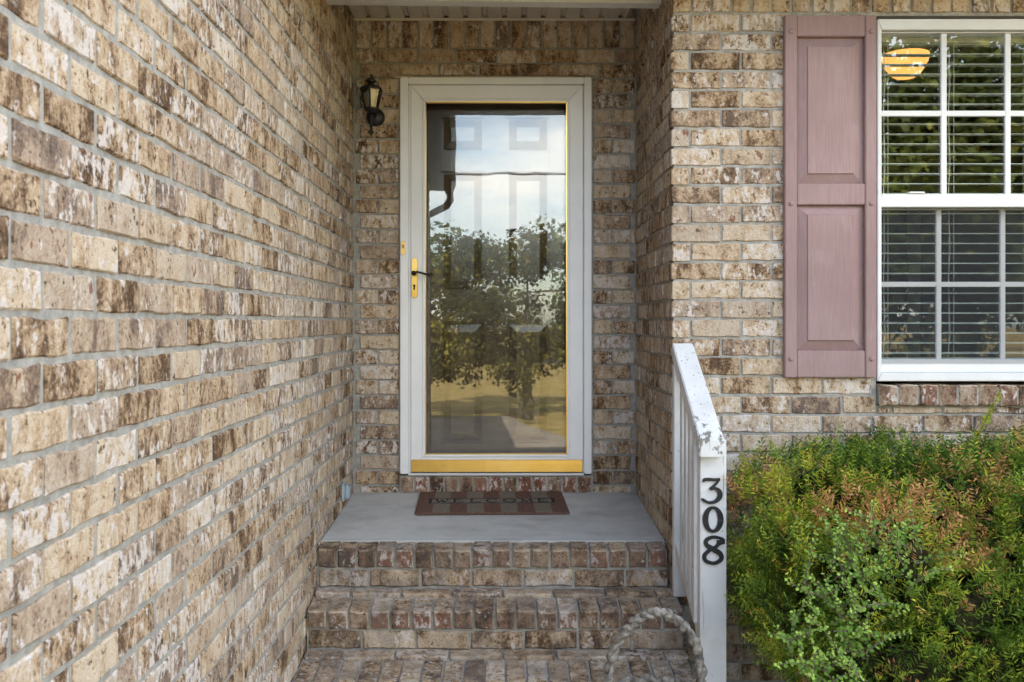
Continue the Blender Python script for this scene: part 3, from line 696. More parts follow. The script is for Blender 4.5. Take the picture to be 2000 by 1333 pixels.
# ------------------------------------------------------------------ shutter
sF = F / (YF - .03)
def SX(x): return bx(x, sF)
def SZ(y): return bz(y, sF)
sh = thing('window_shutter', 'faded mauve two-panel shutter beside the window', 'shutter', (SX(1622), YF, SZ(738)))
y0, y1 = YF - .032, YF - .002
mk = lambda a, b, c, d, nm, yy=y0: MB().box(SX(a), SX(b), yy, y1, SZ(d), SZ(c)).build(nm, M['mauve'], sh, bevel=.003, seg=2)
mk(1533, 1556.7, 30, 738, 'stile'); mk(1690.3, 1712, 30, 738, 'stile')
for a, b in ((30.5, 71), (359, 400), (685, 737.5)): mk(1557, 1690, a, b, 'rail', y0 + .0025)
for a, b in ((71.5, 358.5), (400.5, 684.5)):
    mb = MB(); X0, X1, Z0_, Z1_ = SX(1557.2), SX(1689.8), SZ(b), SZ(a); ix, iz = .042, .038
    O = [(X0, Z0_), (X1, Z0_), (X1, Z1_), (X0, Z1_)]; I = [(X0 + ix, Z0_ + iz), (X1 - ix, Z0_ + iz), (X1 - ix, Z1_ - iz), (X0 + ix, Z1_ - iz)]
    I2 = [(X0 + ix + .003, Z0_ + iz + .003), (X1 - ix - .003, Z0_ + iz + .003), (X1 - ix - .003, Z1_ - iz - .003), (X0 + ix + .003, Z1_ - iz - .003)]
    mb.v = [(p, y0 + .027, q) for p, q in O] + [(p, y0 + .009, q) for p, q in I] + [(p, y0 + .0035, q) for p, q in I2]
    mb.f = [(8, 9, 10, 11)] + [(i, (i + 1) % 4, 4 + (i + 1) % 4, 4 + i) for i in range(4)] + [(4 + i, 4 + (i + 1) % 4, 8 + (i + 1) % 4, 8 + i) for i in range(4)]
    mb.build('raised_panel', M['mauve'], sh)
for x in (1545, 1702):
    for y in (62, 398, 701): MB().lathe([(0, .006), (.007, .0055), (.010, .003), (.0105, -.001)], (SX(x), y0, SZ(y)), 14, 'Y').build('screw_cap', M['mauve'], sh, smooth=True)

# ------------------------------------------------------------------ window, blinds, room
wd = thing('window', 'white double-hung window with grid muntins beside the mauve shutter', 'window', ((WX0 + WX1) / 2, YF, WZ0))
def FX(x): return bx(x, S_FRONT)
def FZ(y): return bz(y, S_FRONT)
a, b, c, d = WX0, WX1, FZ(745), FZ(37.5)
mitred(a, b, c, d, (.018, .018, .034, .045), YF - .004, YF + .10, 'frame', M['vinyl'], wd, .003)
mitred(a + .0185, b - .0185, FZ(404), FZ(60.5), (.006, .006, .054, .004), YF + .012, YF + .05, 'upper_sash', M['vinyl'], wd, .002)
mitred(a + .019, b - .019, FZ(729), FZ(404.5), (.008, .008, .055, .004), YF + .052, YF + .09, 'lower_sash', M['vinyl'], wd, .002)
ux0, ux1, uz0, uz1 = a + .0246, b - .0246, FZ(378), FZ(62); lz0_, lz1_ = FZ(703), FZ(406)
pitch = (FX(1963) - FX(1838)); yu, yl = YF + .030, YF + .075; kl = 0
for i, xm in enumerate((1838, 1963)):
    x_ = bx(xm, F / (yu - .006)); MB().box(x_, x_ + .0235, yu - .008, yu + .006, uz0, uz1).build('muntin', M['vinyl'], wd, bevel=.002)
    x_ = bx(xm - 9.5, F / (yl - .006)); MB().box(x_, x_ + .0215, yl - .008, yl + .006, lz0_, lz1_).build('muntin', M['vinyl'], wd, bevel=.002)
MB().box(ux0, ux1, yu - .0065, yu + .005, bz(228, F / yu), bz(217, F / yu)).build('muntin', M['vinyl'], wd, bevel=.002)
MB().box(ux0, ux1, yl - .0065, yl + .005, bz(561, F / yl), bz(551, F / yl)).build('muntin', M['vinyl'], wd, bevel=.002)
MB().box(ux0, ux1, yu + .0065, yu + .0075, uz0, uz1).build('pane', M['winglass'], wd)
MB().box(ux0, ux1, yl + .0065, yl + .0075, lz0_, lz1_).build('pane', M['winglass'], wd)
MB().poly([(a + .02, YF + .045, FZ(712)), (b - .02, YF + .045, FZ(712)), (b - .02, YF + .045, FZ(405)), (a + .02, YF + .045, FZ(405))]).build('insect_screen', M['screen'], wd)
lk = MB().box(FX(1778), FX(1808), YF + .006, YF + .04, FZ(378), FZ(374)).build('sash_lock', M['vinyl'], wd, bevel=.002)
bl = thing('window_blind', 'open white horizontal slat blind hanging behind the window glass', 'blind', ((a + b) / 2, YF + .16, FZ(720)))
zb0, zb1 = FZ(712), 1.235; i = 0; z = zb1 - .05
MB().box(a + .01, b - .01, YF + .125, YF + .185, zb1 - .045, zb1).build('head_rail', M['slat'], bl, bevel=.002)
slat_me = None
while z > zb0 + .03:
    if slat_me is None:
        mb = MB(); L_ = b - a - .03
        mb.v = []; cur = [(-.025, 0), (-.0125, .0022), (0, .003), (.0125, .0022), (.025, 0)]
        for yy, dz in cur: mb.v += [(-L_ / 2, yy, dz), (L_ / 2, yy, dz), (-L_ / 2, yy, dz + .0028), (L_ / 2, yy, dz + .0028)]
        for q in range(4):
            e = q * 4; mb.f += [(e, e + 1, e + 5, e + 4), (e + 2, e + 6, e + 7, e + 3), (e, e + 4, e + 6, e + 2), (e + 1, e + 3, e + 7, e + 5)]
        mb.f += [(0, 2, 3, 1), (16, 17, 19, 18)]; slat_me = mb.mesh('slat'); slat_me.materials.append(M['slat'])
    o = bpy.data.objects.new('slat', slat_me); COL.objects.link(o); o.parent = bl; o.matrix_parent_inverse = Matrix.Translation(-bl.location)
    o.location = ((a + b) / 2, YF + .155, z); o.rotation_euler = (R(3) + random.uniform(-.02, .02), random.uniform(-.001, .001), 0); z -= .0425
MB().box(a + .015, b - .015, YF + .13, YF + .18, zb0 + .004, zb0 + .022).build('bottom_rail', M['slat'], bl, bevel=.003)
for xc in (1745, 1878, 2030):
    for dy, dx in ((.128, 0), (.182, .004)):
        MB().tube([(FX(xc) + .03 + dx, YF + dy, zb1), (FX(xc) + .03 + dx, YF + dy, zb0 + .01)], .0011, 5).build('ladder_cord', M['cord'], bl)
for xc in (1741, 1872):
    pts = [(FX(xc) + .02, YF + .122, 1.15)] + [(FX(xc) + .02 + .004 * math.sin(t * 2.1), YF + .122, 1.15 - t * .12) for t in range(1, 11)] + [(FX(xc) + .012, YF + .122, -.17), (FX(xc) + .028, YF + .122, -.195), (FX(xc) + .04, YF + .122, -.16)]
    MB().tube(pts, .0012, 5).build('pull_cord', M['cord'], bl)
rm = thing('room_interior', 'dim beige room with a doorway behind the window blind', 'room', (2.6, 5.5, -.85))
rx0, rx1, ry0, ry1, rz0, rz1 = .95, 4.6, YF + .26, 7.8, -.85, 1.66
MB().box(rx0 - .1, rx1 + .1, ry0, ry1 + .1, rz0 - .1, rz0).build('floor', M['roomfloor'], rm)
MB().box(rx0 - .1, rx1 + .1, ry0, ry1 + .1, rz1, rz1 + .06).build('ceiling', M['room'], rm)
MB().box(rx0 - .1, rx0, ry0, ry1 + .1, rz0, rz1).build('wall', M['room'], rm)
MB().box(rx1, rx1 + .1, ry0, ry1 + .1, rz0, rz1).build('wall', M['room'], rm)
MB().box(rx0, rx1, ry1, ry1 + .1, rz0, rz1).build('wall', M['room'], rm)
MB().box(2.55, 3.35, ry1 - .03, ry1 - .002, rz0, 1.15).build('doorway', M['roomdark'], rm)
MB().box(3.36, 3.46, ry1 - .04, ry1 - .002, rz0, 1.22).build('door_casing', M['vinyl'], rm)
MB().box(2.44, 2.54, ry1 - .04, ry1 - .002, rz0, 1.22).build('door_casing', M['vinyl'], rm)
MB().box(rx0 + .02, 2.2, ry1 - .5, ry1 - .05, rz0, .35).build('cabinet', M['roomdark'], rm, bevel=.01)
lm, nt, p_, out_ = new_mat('glowing_shade'); p_.inputs['Base Color'].default_value = (.5, .25, .09, 1); p_.inputs['Emission Color'].default_value = (1, .42, .10, 1); p_.inputs['Emission Strength'].default_value = .25
YLp = 5.4; sp = F / YLp; cxp = bx(1768, sp)
pl_ = thing('ceiling_lamp', 'glowing amber bowl ceiling lamp seen through the window', 'lamp', (cxp, YLp, bz(152, sp)))
hw = 44 / sp; zt_ = bz(108, sp); zb_ = bz(152, sp); H = zt_ - zb_
MB().lathe([(hw * .42, 0), (hw * .62, H * .14), (hw * .82, H * .42), (hw * .95, H * .72), (hw, H), (hw * .97, H * 1.02), (0, H * 1.05)], (cxp, YLp, zb_), 28).build('bowl', lm, pl_, smooth=True)
MB().poly([(cxp + hw * .42 * math.cos(i * math.pi / 8), YLp + hw * .42 * math.sin(i * math.pi / 8), zb_) for i in range(16)]).build('bowl_base', lm, pl_)
MB().tube([(cxp, YLp, zt_), (cxp, YLp, rz1)], .012, 8).build('stem', M['black'], pl_)

# ------------------------------------------------------------------ stair railing with house number
SP = 535.0; YP = D(SP); PX0, PX1 = bx(1367.5, SP), bx(1419, SP)
rl = thing('stair_railing', 'weathered white wooden stair railing with newel post numbered 308', 'railing', (.77, YP, GROUND))
MB().box(PX0, PX1, YP, YP + .09, GROUND, -.43).build('newel_post', M['wood'], rl, bevel=.003, seg=2)
ya, za = YF - .004, bz(670, S_FRONT); yb_, zb_ = D(543), bz(858, 543)
def sloped(x0, x1, x2, x3, ya, za, yb, zb, th, name, mat, bevel=.004):
    mb = MB(); mb.hexa([(x2, yb, zb - th), (x3, yb, zb - th), (x1, ya, za - th), (x0, ya, za - th), (x2, yb, zb), (x3, yb, zb), (x1, ya, za), (x0, ya, za)])
    return mb.build(name, mat, rl, bevel=bevel, seg=2)
sloped(bx(1312.5, S_FRONT), bx(1353, S_FRONT), bx(1366, 543), bx(1415, 543), ya, za, yb_, zb_, .068, 'handrail', M['woodworn'])
def railz(y): return za + (zb_ - za) * (y - ya) / (yb_ - ya)
MB().box(XR + .001, XR + .054, YF - .042, YF - .003, -1.12, railz(YF - .03) - .07).build('wall_post', M['wood'], rl, bevel=.003)
low = lambda y: -.886 + (railz(y) - railz(D(478.6)))
yl0, yl1 = YF - .045, YP + .091
sloped(XR + .006, XR + .080, PX0 + .004, PX1 - .012, yl0, low(yl0), yl1, low(yl1), .06, 'bottom_rail', M['woodworn'])
for y in (YF - .115, YF - .195, YF - .275, YF - .352):
    MB().box(XR + .012, XR + .050, y - .038, y, low(y) - .012, railz(y) - .06).build('baluster', M['wood'], rl, bevel=.002)
def ribbon(pts, closed=False, n_out=None):
    """variable width stroke in x,z -> list of left/right points"""
    Lp, Rp = [], []; m = len(pts)
    for i in range(m):
        a = pts[(i - 1) % m] if closed else pts[max(i - 1, 0)]; b = pts[(i + 1) % m] if closed else pts[min(i + 1, m - 1)]
        dx, dz = b[0] - a[0], b[1] - a[1]; l = math.hypot(dx, dz) or 1; nx, nz = -dz / l, dx / l; w = pts[i][2] / 2
        Lp.append((pts[i][0] + nx * w, pts[i][1] + nz * w)); Rp.append((pts[i][0] - nx * w, pts[i][1] - nz * w))
    return Lp, Rp
def smooth_path(ctrl, n=8, closed=False):
    out = []; m = len(ctrl)
    rngi = range(m if closed else m - 1)
    for i in rngi:
        P = [ctrl[(i + k) % m] if closed else ctrl[min(max(i + k, 0), m - 1)] for k in (-1, 0, 1, 2)]
        for t in range(n):
            u = t / n; out.append(tuple(.5 * (2 * P[1][c] + (P[2][c] - P[0][c]) * u + (2 * P[0][c] - 5 * P[1][c] + 4 * P[2][c] - P[3][c]) * u * u + (3 * P[1][c] - P[0][c] - 3 * P[2][c] + P[3][c]) * u ** 3) for c in range(3)))
    if not closed: out.append(tuple(ctrl[-1]))
    return out
def numeral(paths, cx, zc, h, label):
    mb = MB(); yq0, yq1 = YP - .0075, YP - .0012
    for i, (pts, closed) in enumerate(paths):
        pts = [(cx + x * h * 1.06, zc + z * h, w * h * 1.26) for x, z, w in pts]; Lp, Rp = ribbon(pts, closed); m = len(pts); b = len(mb.v); e = i * .0004
        for p in (Lp, Rp): mb.v += [(x, yq0 - e - q_ * 2.5e-5, z) for q_, (x, z) in enumerate(p)]
        for p in (Lp, Rp): mb.v += [(x, yq1, z) for x, z in p]
        for k in range(m if closed else m - 1):
            k2 = (k + 1) % m
            mb.f += [(b + k, b + k2, b + m + k2, b + m + k), (b + 2 * m + k, b + 3 * m + k, b + 3 * m + k2, b + 2 * m + k2), (b + k, b + 2 * m + k, b + 2 * m + k2, b + k2), (b + m + k, b + m + k2, b + 3 * m + k2, b + 3 * m + k)]
        if not closed:
            mb.f += [(b, b + m, b + 3 * m, b + 2 * m), (b + m - 1, b + 3 * m - 1, b + 4 * m - 1, b + 2 * m - 1)]
    o = mb.build('numeral', M['navy'], rl); o['label'] = label; return o
three = [(smooth_path([(-.32, .34, .05), (-.27, .43, .10), (-.1, .44, .10), (.12, .43, .09), (.30, .47, .05)], 5), False),
         (smooth_path([(.27, .45, .08), (.12, .24, .075), (-.06, .07, .08), (.10, .10, .09), (.27, -.02, .14), (.28, -.25, .15), (.10, -.43, .10), (-.14, -.45, .08), (-.34, -.34, .09), (-.36, -.30, .03)], 6), False)]
zero = [([(.27 * math.cos(a), .44 * math.sin(a), .085 + .085 * abs(math.cos(a)) ** 1.5) for a in [2 * math.pi * i / 36 for i in range(36)]], True)]
eight = [(smooth_path([(.14, .28, .10), (.36, .33, .11), (.26, .43, .08), (.0, .47, .09), (-.22, .36, .11), (-.20, .18, .13), (.04, .02, .15), (.26, -.14, .14), (.28, -.34, .11), (.04, -.47, .09), (-.24, -.38, .11), (-.28, -.18, .11), (-.10, .0, .09), (.10, .12, .09), (.22, .24, .10), (.40, .30, .09)], 6), False)]
def PZ(y): return bz(y, F / (YP - .005))
cxn = bx(1391, F / (YP - .005))
numeral(three, cxn - .001, PZ(959), 50 / SP, 'black metal numeral 3'); numeral(zero, cxn + .003, PZ(1015), 52 / SP, 'black metal numeral 0'); numeral(eight, cxn + .002, PZ(1075), 54 / SP, 'black metal numeral 8')
# dry leaves caught on the bottom rail
def leaf_obj(name, loc, size, rot, mat, lobes=1, curl=.3):
    mb = MB(); ou = [(0, -.5), (.22, -.32), (.34, -.02), (.20, .28), (0, .55), (-.20, .28), (-.34, -.02), (-.22, -.32)]
    mb.v = [(0, 0, 0)] + [(x * size, z * size, curl * size * (x * x * 3 + .4 * z)) for x, z in ou]; n = len(ou)
    mb.f = [(0, 1 + i, 1 + (i + 1) % n) for i in range(n)]
    me = bpy.data.meshes.new(name); me.from_pydata(mb.v, [], mb.f); me.materials.append(mat)
    at = me.attributes.new('rnd', 'FLOAT', 'FACE'); at.data.foreach_set('value', [random.random()] * n)
    for p in me.polygons: p.use_smooth = True
    o = bpy.data.objects.new(name, me); COL.objects.link(o); o.location = loc; o.rotation_euler = rot; return o
for (x, y, s, sz, lb) in ((1338, 1160, 494, .058, 'crumpled tan dry leaf lowest on the railing bottom rail'), (1347, 1118, 500, .035, 'small brown dry leaf caught between railing balusters'), (1338, 1104, 492, .028, 'tiny brown dry leaf highest on the bottom rail')):
    o = leaf_obj('dry_leaf', (bx(x, s), D(s) - .02, bz(y, s)), sz, (R(70), R(20), R(15 + x % 50)), M['dryleaf'], curl=1.2); tag(o, lb, 'leaf', 'dry leaves on the railing')

# ------------------------------------------------------------------ cast basket planter with twisted handle
SB = 590.0; yb0 = D(SB); xb = bx(1281, SB); zrim = bz(1362, SB)
pb = thing('basket_planter', 'grey cast-stone basket planter with twisted vine handle at the step foot', 'planter', (xb, yb0, GROUND))
mb = MB(); hgt = zrim - GROUND; prof = []
for i in range(13):
    t = i / 12; prof.append((.105 + .055 * math.sin(t * math.pi * .55) + (.006 if i % 2 else 0), t * hgt))
prof += [(.150, hgt), (.140, hgt - .02), (.0, hgt - .03)]
mb.lathe([(0, 0)] + prof[:-1], (xb, yb0, GROUND), 28); mb.build('basket', M['weather'], pb, smooth=True)
MB().lathe([(0, 0), (.143, 0)], (xb, yb0, zrim - .022), 24).build('soil', M['soil'], pb)
def strand(path, phase, turns, off, rad, mb, wob=.26):
    m = len(path); out = []; rr = []
    for i in range(m):
        t = i / (m - 1); tg = (path[min(i + 1, m - 1)] - path[max(i - 1, 0)]).normalized(); n1 = Vector((0, 1, 0)); n1 = (n1 - tg * n1.dot(tg)).normalized(); n2 = tg.cross(n1)
        a = phase + turns * 2 * math.pi * (t + .018 * math.sin(t * 19 + phase)); out.append(path[i] + (n1 * math.cos(a) + n2 * math.sin(a)) * off); rr.append(rad * (1 + wob * math.sin(i * 1.7 + phase * 3) + wob * .6 * math.sin(i * .63)))
    mb.tube(out, rr, 8)
hr_x, hr_z = 92 / SB, bz(1197, SB) - zrim; path = [Vector((xb + hr_x * math.cos(math.pi - math.pi * i / 90) * (1 + .03 * math.sin(i * .2)), yb0 + .01 * math.sin(i * .13), zrim - .01 + (hr_z + .01) * math.sin(math.pi * i / 90) ** .82)) for i in range(91)]
mb = MB()
for k in range(3): strand(path, k * 2.1, 6.5, .0082, .0102, mb)
mb.build('handle', M['weather'], pb, smooth=True)
mb = MB(); ring = [Vector((xb + .152 * math.cos(2 * math.pi * i / 120), yb0 + .152 * math.sin(2 * math.pi * i / 120), zrim)) for i in range(121)]
for k in range(2): strand(ring, k * 3.14, 16, .008, .011, mb)
mb.build('rim', M['weather'], pb, smooth=True)

# ------------------------------------------------------------------ vegetation
def fast_mesh(name, V, Fq, rnd, mat, parent=None, smooth=False):
    V = np.asarray(V, np.float32); Fq = np.asarray(Fq, np.int32); k = Fq.shape[1]; me = bpy.data.meshes.new(name)
    me.vertices.add(len(V)); me.vertices.foreach_set('co', V.ravel()); me.loops.add(Fq.size); me.loops.foreach_set('vertex_index', Fq.ravel())
    me.polygons.add(len(Fq)); me.polygons.foreach_set('loop_start', np.arange(0, Fq.size, k, dtype=np.int32)); me.polygons.foreach_set('loop_total', np.full(len(Fq), k, np.int32))
    me.update(calc_edges=True); at = me.attributes.new('rnd', 'FLOAT', 'FACE'); at.data.foreach_set('value', np.asarray(rnd, np.float32))
    return link(name, me, mat, parent)
def unit(v): return v / (np.linalg.norm(v, axis=-1, keepdims=True) + 1e-9)
def vnoise(p, sc, seed=0):
    r_ = np.random.default_rng(seed); out = np.zeros(len(p))
    for i in range(6):
        d = r_.normal(size=3); d /= np.linalg.norm(d); out += np.sin(p @ d * sc * (1 + .5 * i) + r_.uniform(0, 6.28)) / (1 + .4 * i)
    return out / 3
def needles(base, dirs, length, tone, n_needle, nl, nw, rg):
    """shoots with two-sided ranks of flat needles -> quads"""
    m = len(base); t = (np.arange(n_needle) + .5) / n_needle
    side = unit(np.cross(dirs, rg.normal(size=(m, 3)))); up = np.cross(side, dirs)
    bend = unit(rg.normal(size=(m, 3)) * .5 + np.array([0, 0, .4]))
    P = base[:, None, :] + dirs[:, None, :] * (t[None, :, None] * length[:, None, None]) + bend[:, None, :] * (t[None, :, None] ** 2 * length[:, None, None] * .18)
    ang = rg.uniform(-.7, .7, (m, n_needle)) + np.where(np.arange(n_needle) % 2 == 0, 0, np.pi)[None, :]
    out = side[:, None, :] * np.cos(ang)[..., None] + up[:, None, :] * np.sin(ang)[..., None]
    nd = unit(out + dirs[:, None, :] * rg.uniform(.35, .95, (m, n_needle))[..., None])
    ln_ = nl * rg.uniform(.7, 1.15, (m, n_needle)) * (1 - .45 * t[None, :] ** 3)
    w = unit(np.cross(nd, up[:, None, :] + rg.normal(size=(m, n_needle, 3)) * .35)) * (nw / 2)
    tip = P + nd * ln_[..., None]; mid = P + nd * (ln_ * .55)[..., None]
    V = np.stack([P - w * .4, mid - w, tip, mid + w], axis=2).reshape(-1, 3)
    q = np.arange(m * n_needle * 4).reshape(-1, 4)
    tn = np.repeat(tone, n_needle).reshape(m, n_needle) + rg.normal(size=(m, n_needle)) * .05 + .13 * t[None, :] * (tone[:, None] < .72)
    return V, q, np.clip(tn, 0, 1).ravel()
rg = np.random.default_rng(11)
yw = thing('yew_shrub', 'broad green yew shrub with browned tips under the window', 'shrub', (1.9, 3.35, GROUND))
# hedge body as overlapping rounded clumps
cl = []
for _ in range(150):
    x = rg.uniform(.97, 3.0); y = rg.uniform(3.0, 3.68); top = -.66 + .10 * (x - 1.0) * .5 + .05 * math.sin(x * 5) - .30 * max(0, (3.30 - y)) ** 1.2 * 1.5
    top = top - .25 * max(0, 1.15 - x); z = rg.uniform(-1.2, top); cl.append((x + .12 * max(0, -1.0 - z), y, z, rg.uniform(.13, .20)))
for x in np.arange(.985, 3.0, .085):
    for y in (3.22, 3.42, 3.62): cl.append((x + rg.normal() * .02, y, -.69 + .045 * (x - 1.0) - .30 * max(0, 1.2 - x) - (.10 if y < 3.3 else 0) + rg.normal() * .025, .15))
for x in np.arange(1.25, 3.0, .10):
    for z in (-1.25, -1.08, -.92): cl.append((x, 3.08 - .35 * (-.8 - z) + rg.normal() * .03, z, .15))
cl = np.array(cl); C, Rr = cl[:, :3], cl[:, 3]
N = 62000; idx = rg.integers(0, len(cl), N); dr = unit(rg.normal(size=(N, 3))); P = C[idx] + dr * Rr[idx][:, None] * rg.uniform(.86, 1.04, (N, 1))
ins = np.zeros(N)
for c, r_ in zip(C, Rr): ins += (np.linalg.norm(P - c, axis=1) < r_ * .80)
keep = (ins < 1) & (P[:, 1] < 3.83) & (P[:, 2] > GROUND + .05) & (P[:, 0] > .875) & (P[:, 0] < 3.05)
# ragged lower left corner
keep &= ~((P[:, 2] < -1.12) & (P[:, 0] < .95 + .5 * (-1.12 - P[:, 2])))
P, dr = P[keep], dr[keep]; m = len(P)
dirs = unit(dr + np.array([0, -.25, .55]) + rg.normal(size=(m, 3)) * .35)
nv = vnoise(P, 9, 3); tone = .32 + .26 * vnoise(P, 5, 1) + rg.normal(size=m) * .19
brownp = 1.25 * np.clip(.05 + .30 * (P[:, 2] > -.80) * (P[:, 0] < 1.65) + .22 * (P[:, 2] > -.68) * (P[:, 0] > 1.65), 0, 1) * np.clip(nv * 2.2 + .25, 0, 1.2)
br = rg.uniform(size=m) < brownp; tone = np.clip(tone, .02, .72); tone[br] = rg.uniform(.84, 1.0, br.sum())
ln_ = rg.uniform(.055, .12, m)
V, q, tn = needles(P - dirs * .02, dirs, ln_, tone, 15, .030, .0058, rg)
print('yew shoots', m)
# a darker inner layer
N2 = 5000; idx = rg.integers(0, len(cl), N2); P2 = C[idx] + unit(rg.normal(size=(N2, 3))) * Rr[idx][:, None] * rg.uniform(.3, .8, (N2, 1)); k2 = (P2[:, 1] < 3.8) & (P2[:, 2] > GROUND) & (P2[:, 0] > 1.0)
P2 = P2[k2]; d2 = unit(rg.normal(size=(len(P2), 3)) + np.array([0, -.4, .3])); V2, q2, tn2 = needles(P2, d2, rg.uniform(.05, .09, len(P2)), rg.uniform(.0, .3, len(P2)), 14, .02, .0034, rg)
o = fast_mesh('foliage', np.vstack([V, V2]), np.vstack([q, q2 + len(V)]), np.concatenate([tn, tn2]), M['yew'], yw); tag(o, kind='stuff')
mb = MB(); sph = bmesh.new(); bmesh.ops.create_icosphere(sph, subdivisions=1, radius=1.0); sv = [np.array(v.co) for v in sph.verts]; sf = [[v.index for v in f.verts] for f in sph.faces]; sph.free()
for c, r_ in zip(C, Rr):  # added dark lumps that make gaps between the needles look shaded
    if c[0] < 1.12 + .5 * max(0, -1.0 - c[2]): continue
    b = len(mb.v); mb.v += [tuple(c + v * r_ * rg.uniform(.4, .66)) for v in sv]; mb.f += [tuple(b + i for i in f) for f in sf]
me = bpy.data.meshes.new('filler_mass'); me.from_pydata(mb.v, [], mb.f); o = link('shade_filler', me, M['inner'], yw); tag(o, kind='stuff')
mb = MB()
for i in range(46):
    x0 = rg.uniform(1.3, 2.9); y0_ = rg.uniform(3.2, 3.6); a = Vector((x0, y0_, GROUND)); e = Vector((x0 + abs(rg.normal()) * .2 - .1, y0_ - rg.uniform(0, .3), rg.uniform(-1.0, -.66)))
    pts = [a.lerp(e, t) + Vector((rg.normal() * .012, rg.normal() * .012, 0)) * (1 if 0 < t < 1 else 0) for t in (0, .25, .5, .75, 1)]; mb.tube(pts, [.009, .008, .006, .005, .003], 5)
for i in range(120):
    c = C[rg.integers(0, len(cl))]; a = Vector(c); e = a + Vector(unit(rg.normal(size=3) + np.array([0, -.6, .3]))) * rg.uniform(.10, .19); mb.tube([a, a.lerp(e, .5) + Vector(rg.normal(size=3) * .008), e], [.003, .0025, .0012], 4)
mb.build('branches', M['twig'], yw)
# tall single shoots
sb, sdir, sl = [], [], []
def sprig(base, tip, n, tone):
    base, tip = np.array(base), np.array(tip); t = np.linspace(0, 1, n); pts = base + (tip - base) * t[:, None]; d = unit(tip - base)
    return pts, np.repeat(d[None], n, 0), tone
lead0, lead1 = (bx(1905, 500), D(500), bz(860, 500)), (bx(1943, 500), D(500) - .02, bz(776, 500))
pts, dd, _ = sprig(lead0, lead1, 9, .7)
V, q, tn = needles(pts, dd, np.full(9, .030), np.full(9, .58), 26, .024, .0052, rg); o = fast_mesh('leader_shoot', V, q, tn, M['yew'], yw)
MB().tube([lead0, lead1], [.003, .0012], 5).build('leader_stem', M['twig'], yw)

# small round-leaved shrub growing through the yew
pv = thing('round_leaf_shrub', 'light green small round-leaved shrub growing out in front of the yew', 'shrub', (1.5, 3.0, GROUND))
Vl, Ql, Tl = [], [], []; mbs = MB()
def small_leaf(p, d, nrm, sz, tone):
    d = unit(d); s_ = unit(np.cross(d, nrm)); b = len(Vl)
    ou = [(0, 0), (.36, .22), (.46, .55), (.28, .88), (0, 1.0), (-.28, .88), (-.46, .55), (-.36, .22)]
    for i, (x, y) in enumerate(ou): Vl.append(p + d * (y * sz) + s_ * (x * sz * .95) + unit(nrm) * (abs(x) * .25 * sz))
    Ql.append((b, b + 1, b + 2, b + 3)); Ql.append((b, b + 3, b + 4, b + 5)); Ql.append((b, b + 5, b + 6, b + 7)); Tl.extend([tone] * 3)
def spray(x, y, s, L, n, lean):
    base = np.array([bx(x, s), D(s), bz(y, s)]); dirn = unit(np.array([lean[0], lean[1], lean[2]]) + rg.normal(size=3) * .22); p = base.copy(); path = [p.copy()]
    for i in range(n):
        dirn = unit(dirn + rg.normal(size=3) * .10 + np.array([0, -.01, -.012])); p = p + dirn * (L / n); path.append(p.copy())
        sidev = unit(np.cross(dirn, np.array([rg.normal() * .3, -1, .5 + rg.normal() * .3])))
        for sg in (-1, 1):
            if rg.uniform() < .93: small_leaf(p + rg.normal(size=3) * .002, sidev * sg + dirn * .5 + rg.normal(size=3) * .25, np.array([0, -.55, .8]) + rg.normal(size=3) * .35, rg.uniform(.010, .0165) * (1 - .3 * i / n), np.clip(.25 + .65 * i / n + rg.normal() * .15, 0, 1))
    mbs.tube([tuple(q_) for q_ in path], [.0024 - .0016 * i / n for i in range(n + 1)], 4)
spots = []
for i in range(190):
    x = rg.uniform(1540, 1800); y = rg.uniform(1010, 1330)
    # two lobes: upper right and lower left
    if not (((x - 1715) / 105) ** 2 + ((y - 1075) / 85) ** 2 < 1 or ((x - 1600) / 115) ** 2 + ((y - 1245) / 120) ** 2 < 1): continue
    spots.append((x, y))
for x, y in spots:
    s = 606 + (y - 1000) * .16 + rg.uniform(-10, 22); spray(x, y + 30, s, rg.uniform(.09, .17), 9, (rg.normal() * .6, -.35, .75))
for x, y in ((1570, 1140), (1620, 1110), (1700, 1050), (1740, 1040), (1560, 1260), (1580, 1230), (1800, 1080), (1660, 1160)): spray(x, y, 640, .16, 10, (rg.normal() * .5 - .1, -.2, .9))
o = fast_mesh('foliage', np.array(Vl), np.array(Ql), Tl, M['privet'], pv); tag(o, kind='stuff'); mbs.build('stems', M['twig'], pv)

# vine with larger leaves
vn = thing('climbing_vine', 'vine with larger bright green leaves lying over the yew top', 'vine', (1.6, 3.3, -.6))
for (x, y, s, sz, rz) in ((1635, 876, 497, .050, 20), (1655, 868, 497, .046, -40), (1668, 888, 500, .052, 70), (1690, 880, 500, .048, 10), (1712, 893, 503, .045, -60), (1735, 890, 503, .04, 40), (1757, 842, 495, .042, 80), (1768, 866, 497, .034, -20), (1750, 873, 497, .03, 30), (1780, 878, 498, .036, 120), (1858, 958, 545, .058, 30), (1820, 990, 560, .070, -30), (1850, 998, 562, .078, 60), (1845, 1030, 562, .055, 160), (1940, 885, 515, .05, 15), (1990, 1180, 590, .05, 70)):
    o = leaf_obj('leaf', (0, 0, 0), sz * 1.15, (R(rg.uniform(30, 75)), R(rg.uniform(-25, 25)), R(rz)), M['vine'], curl=.45); o.location = (bx(x, s), D(s) - .03, bz(y, s)); o.parent = vn; o.matrix_parent_inverse = Matrix.Translation(-vn.location)
mb = MB(); mb.tube([(bx(1640, 497), D(497), bz(905, 497)), (bx(1665, 497), D(497) - .02, bz(880, 497)), (bx(1720, 500), D(500) - .02, bz(897, 500)), (bx(1765, 497), D(497), bz(885, 497)), (bx(1757, 495), D(495), bz(845, 495))], .0017, 5)
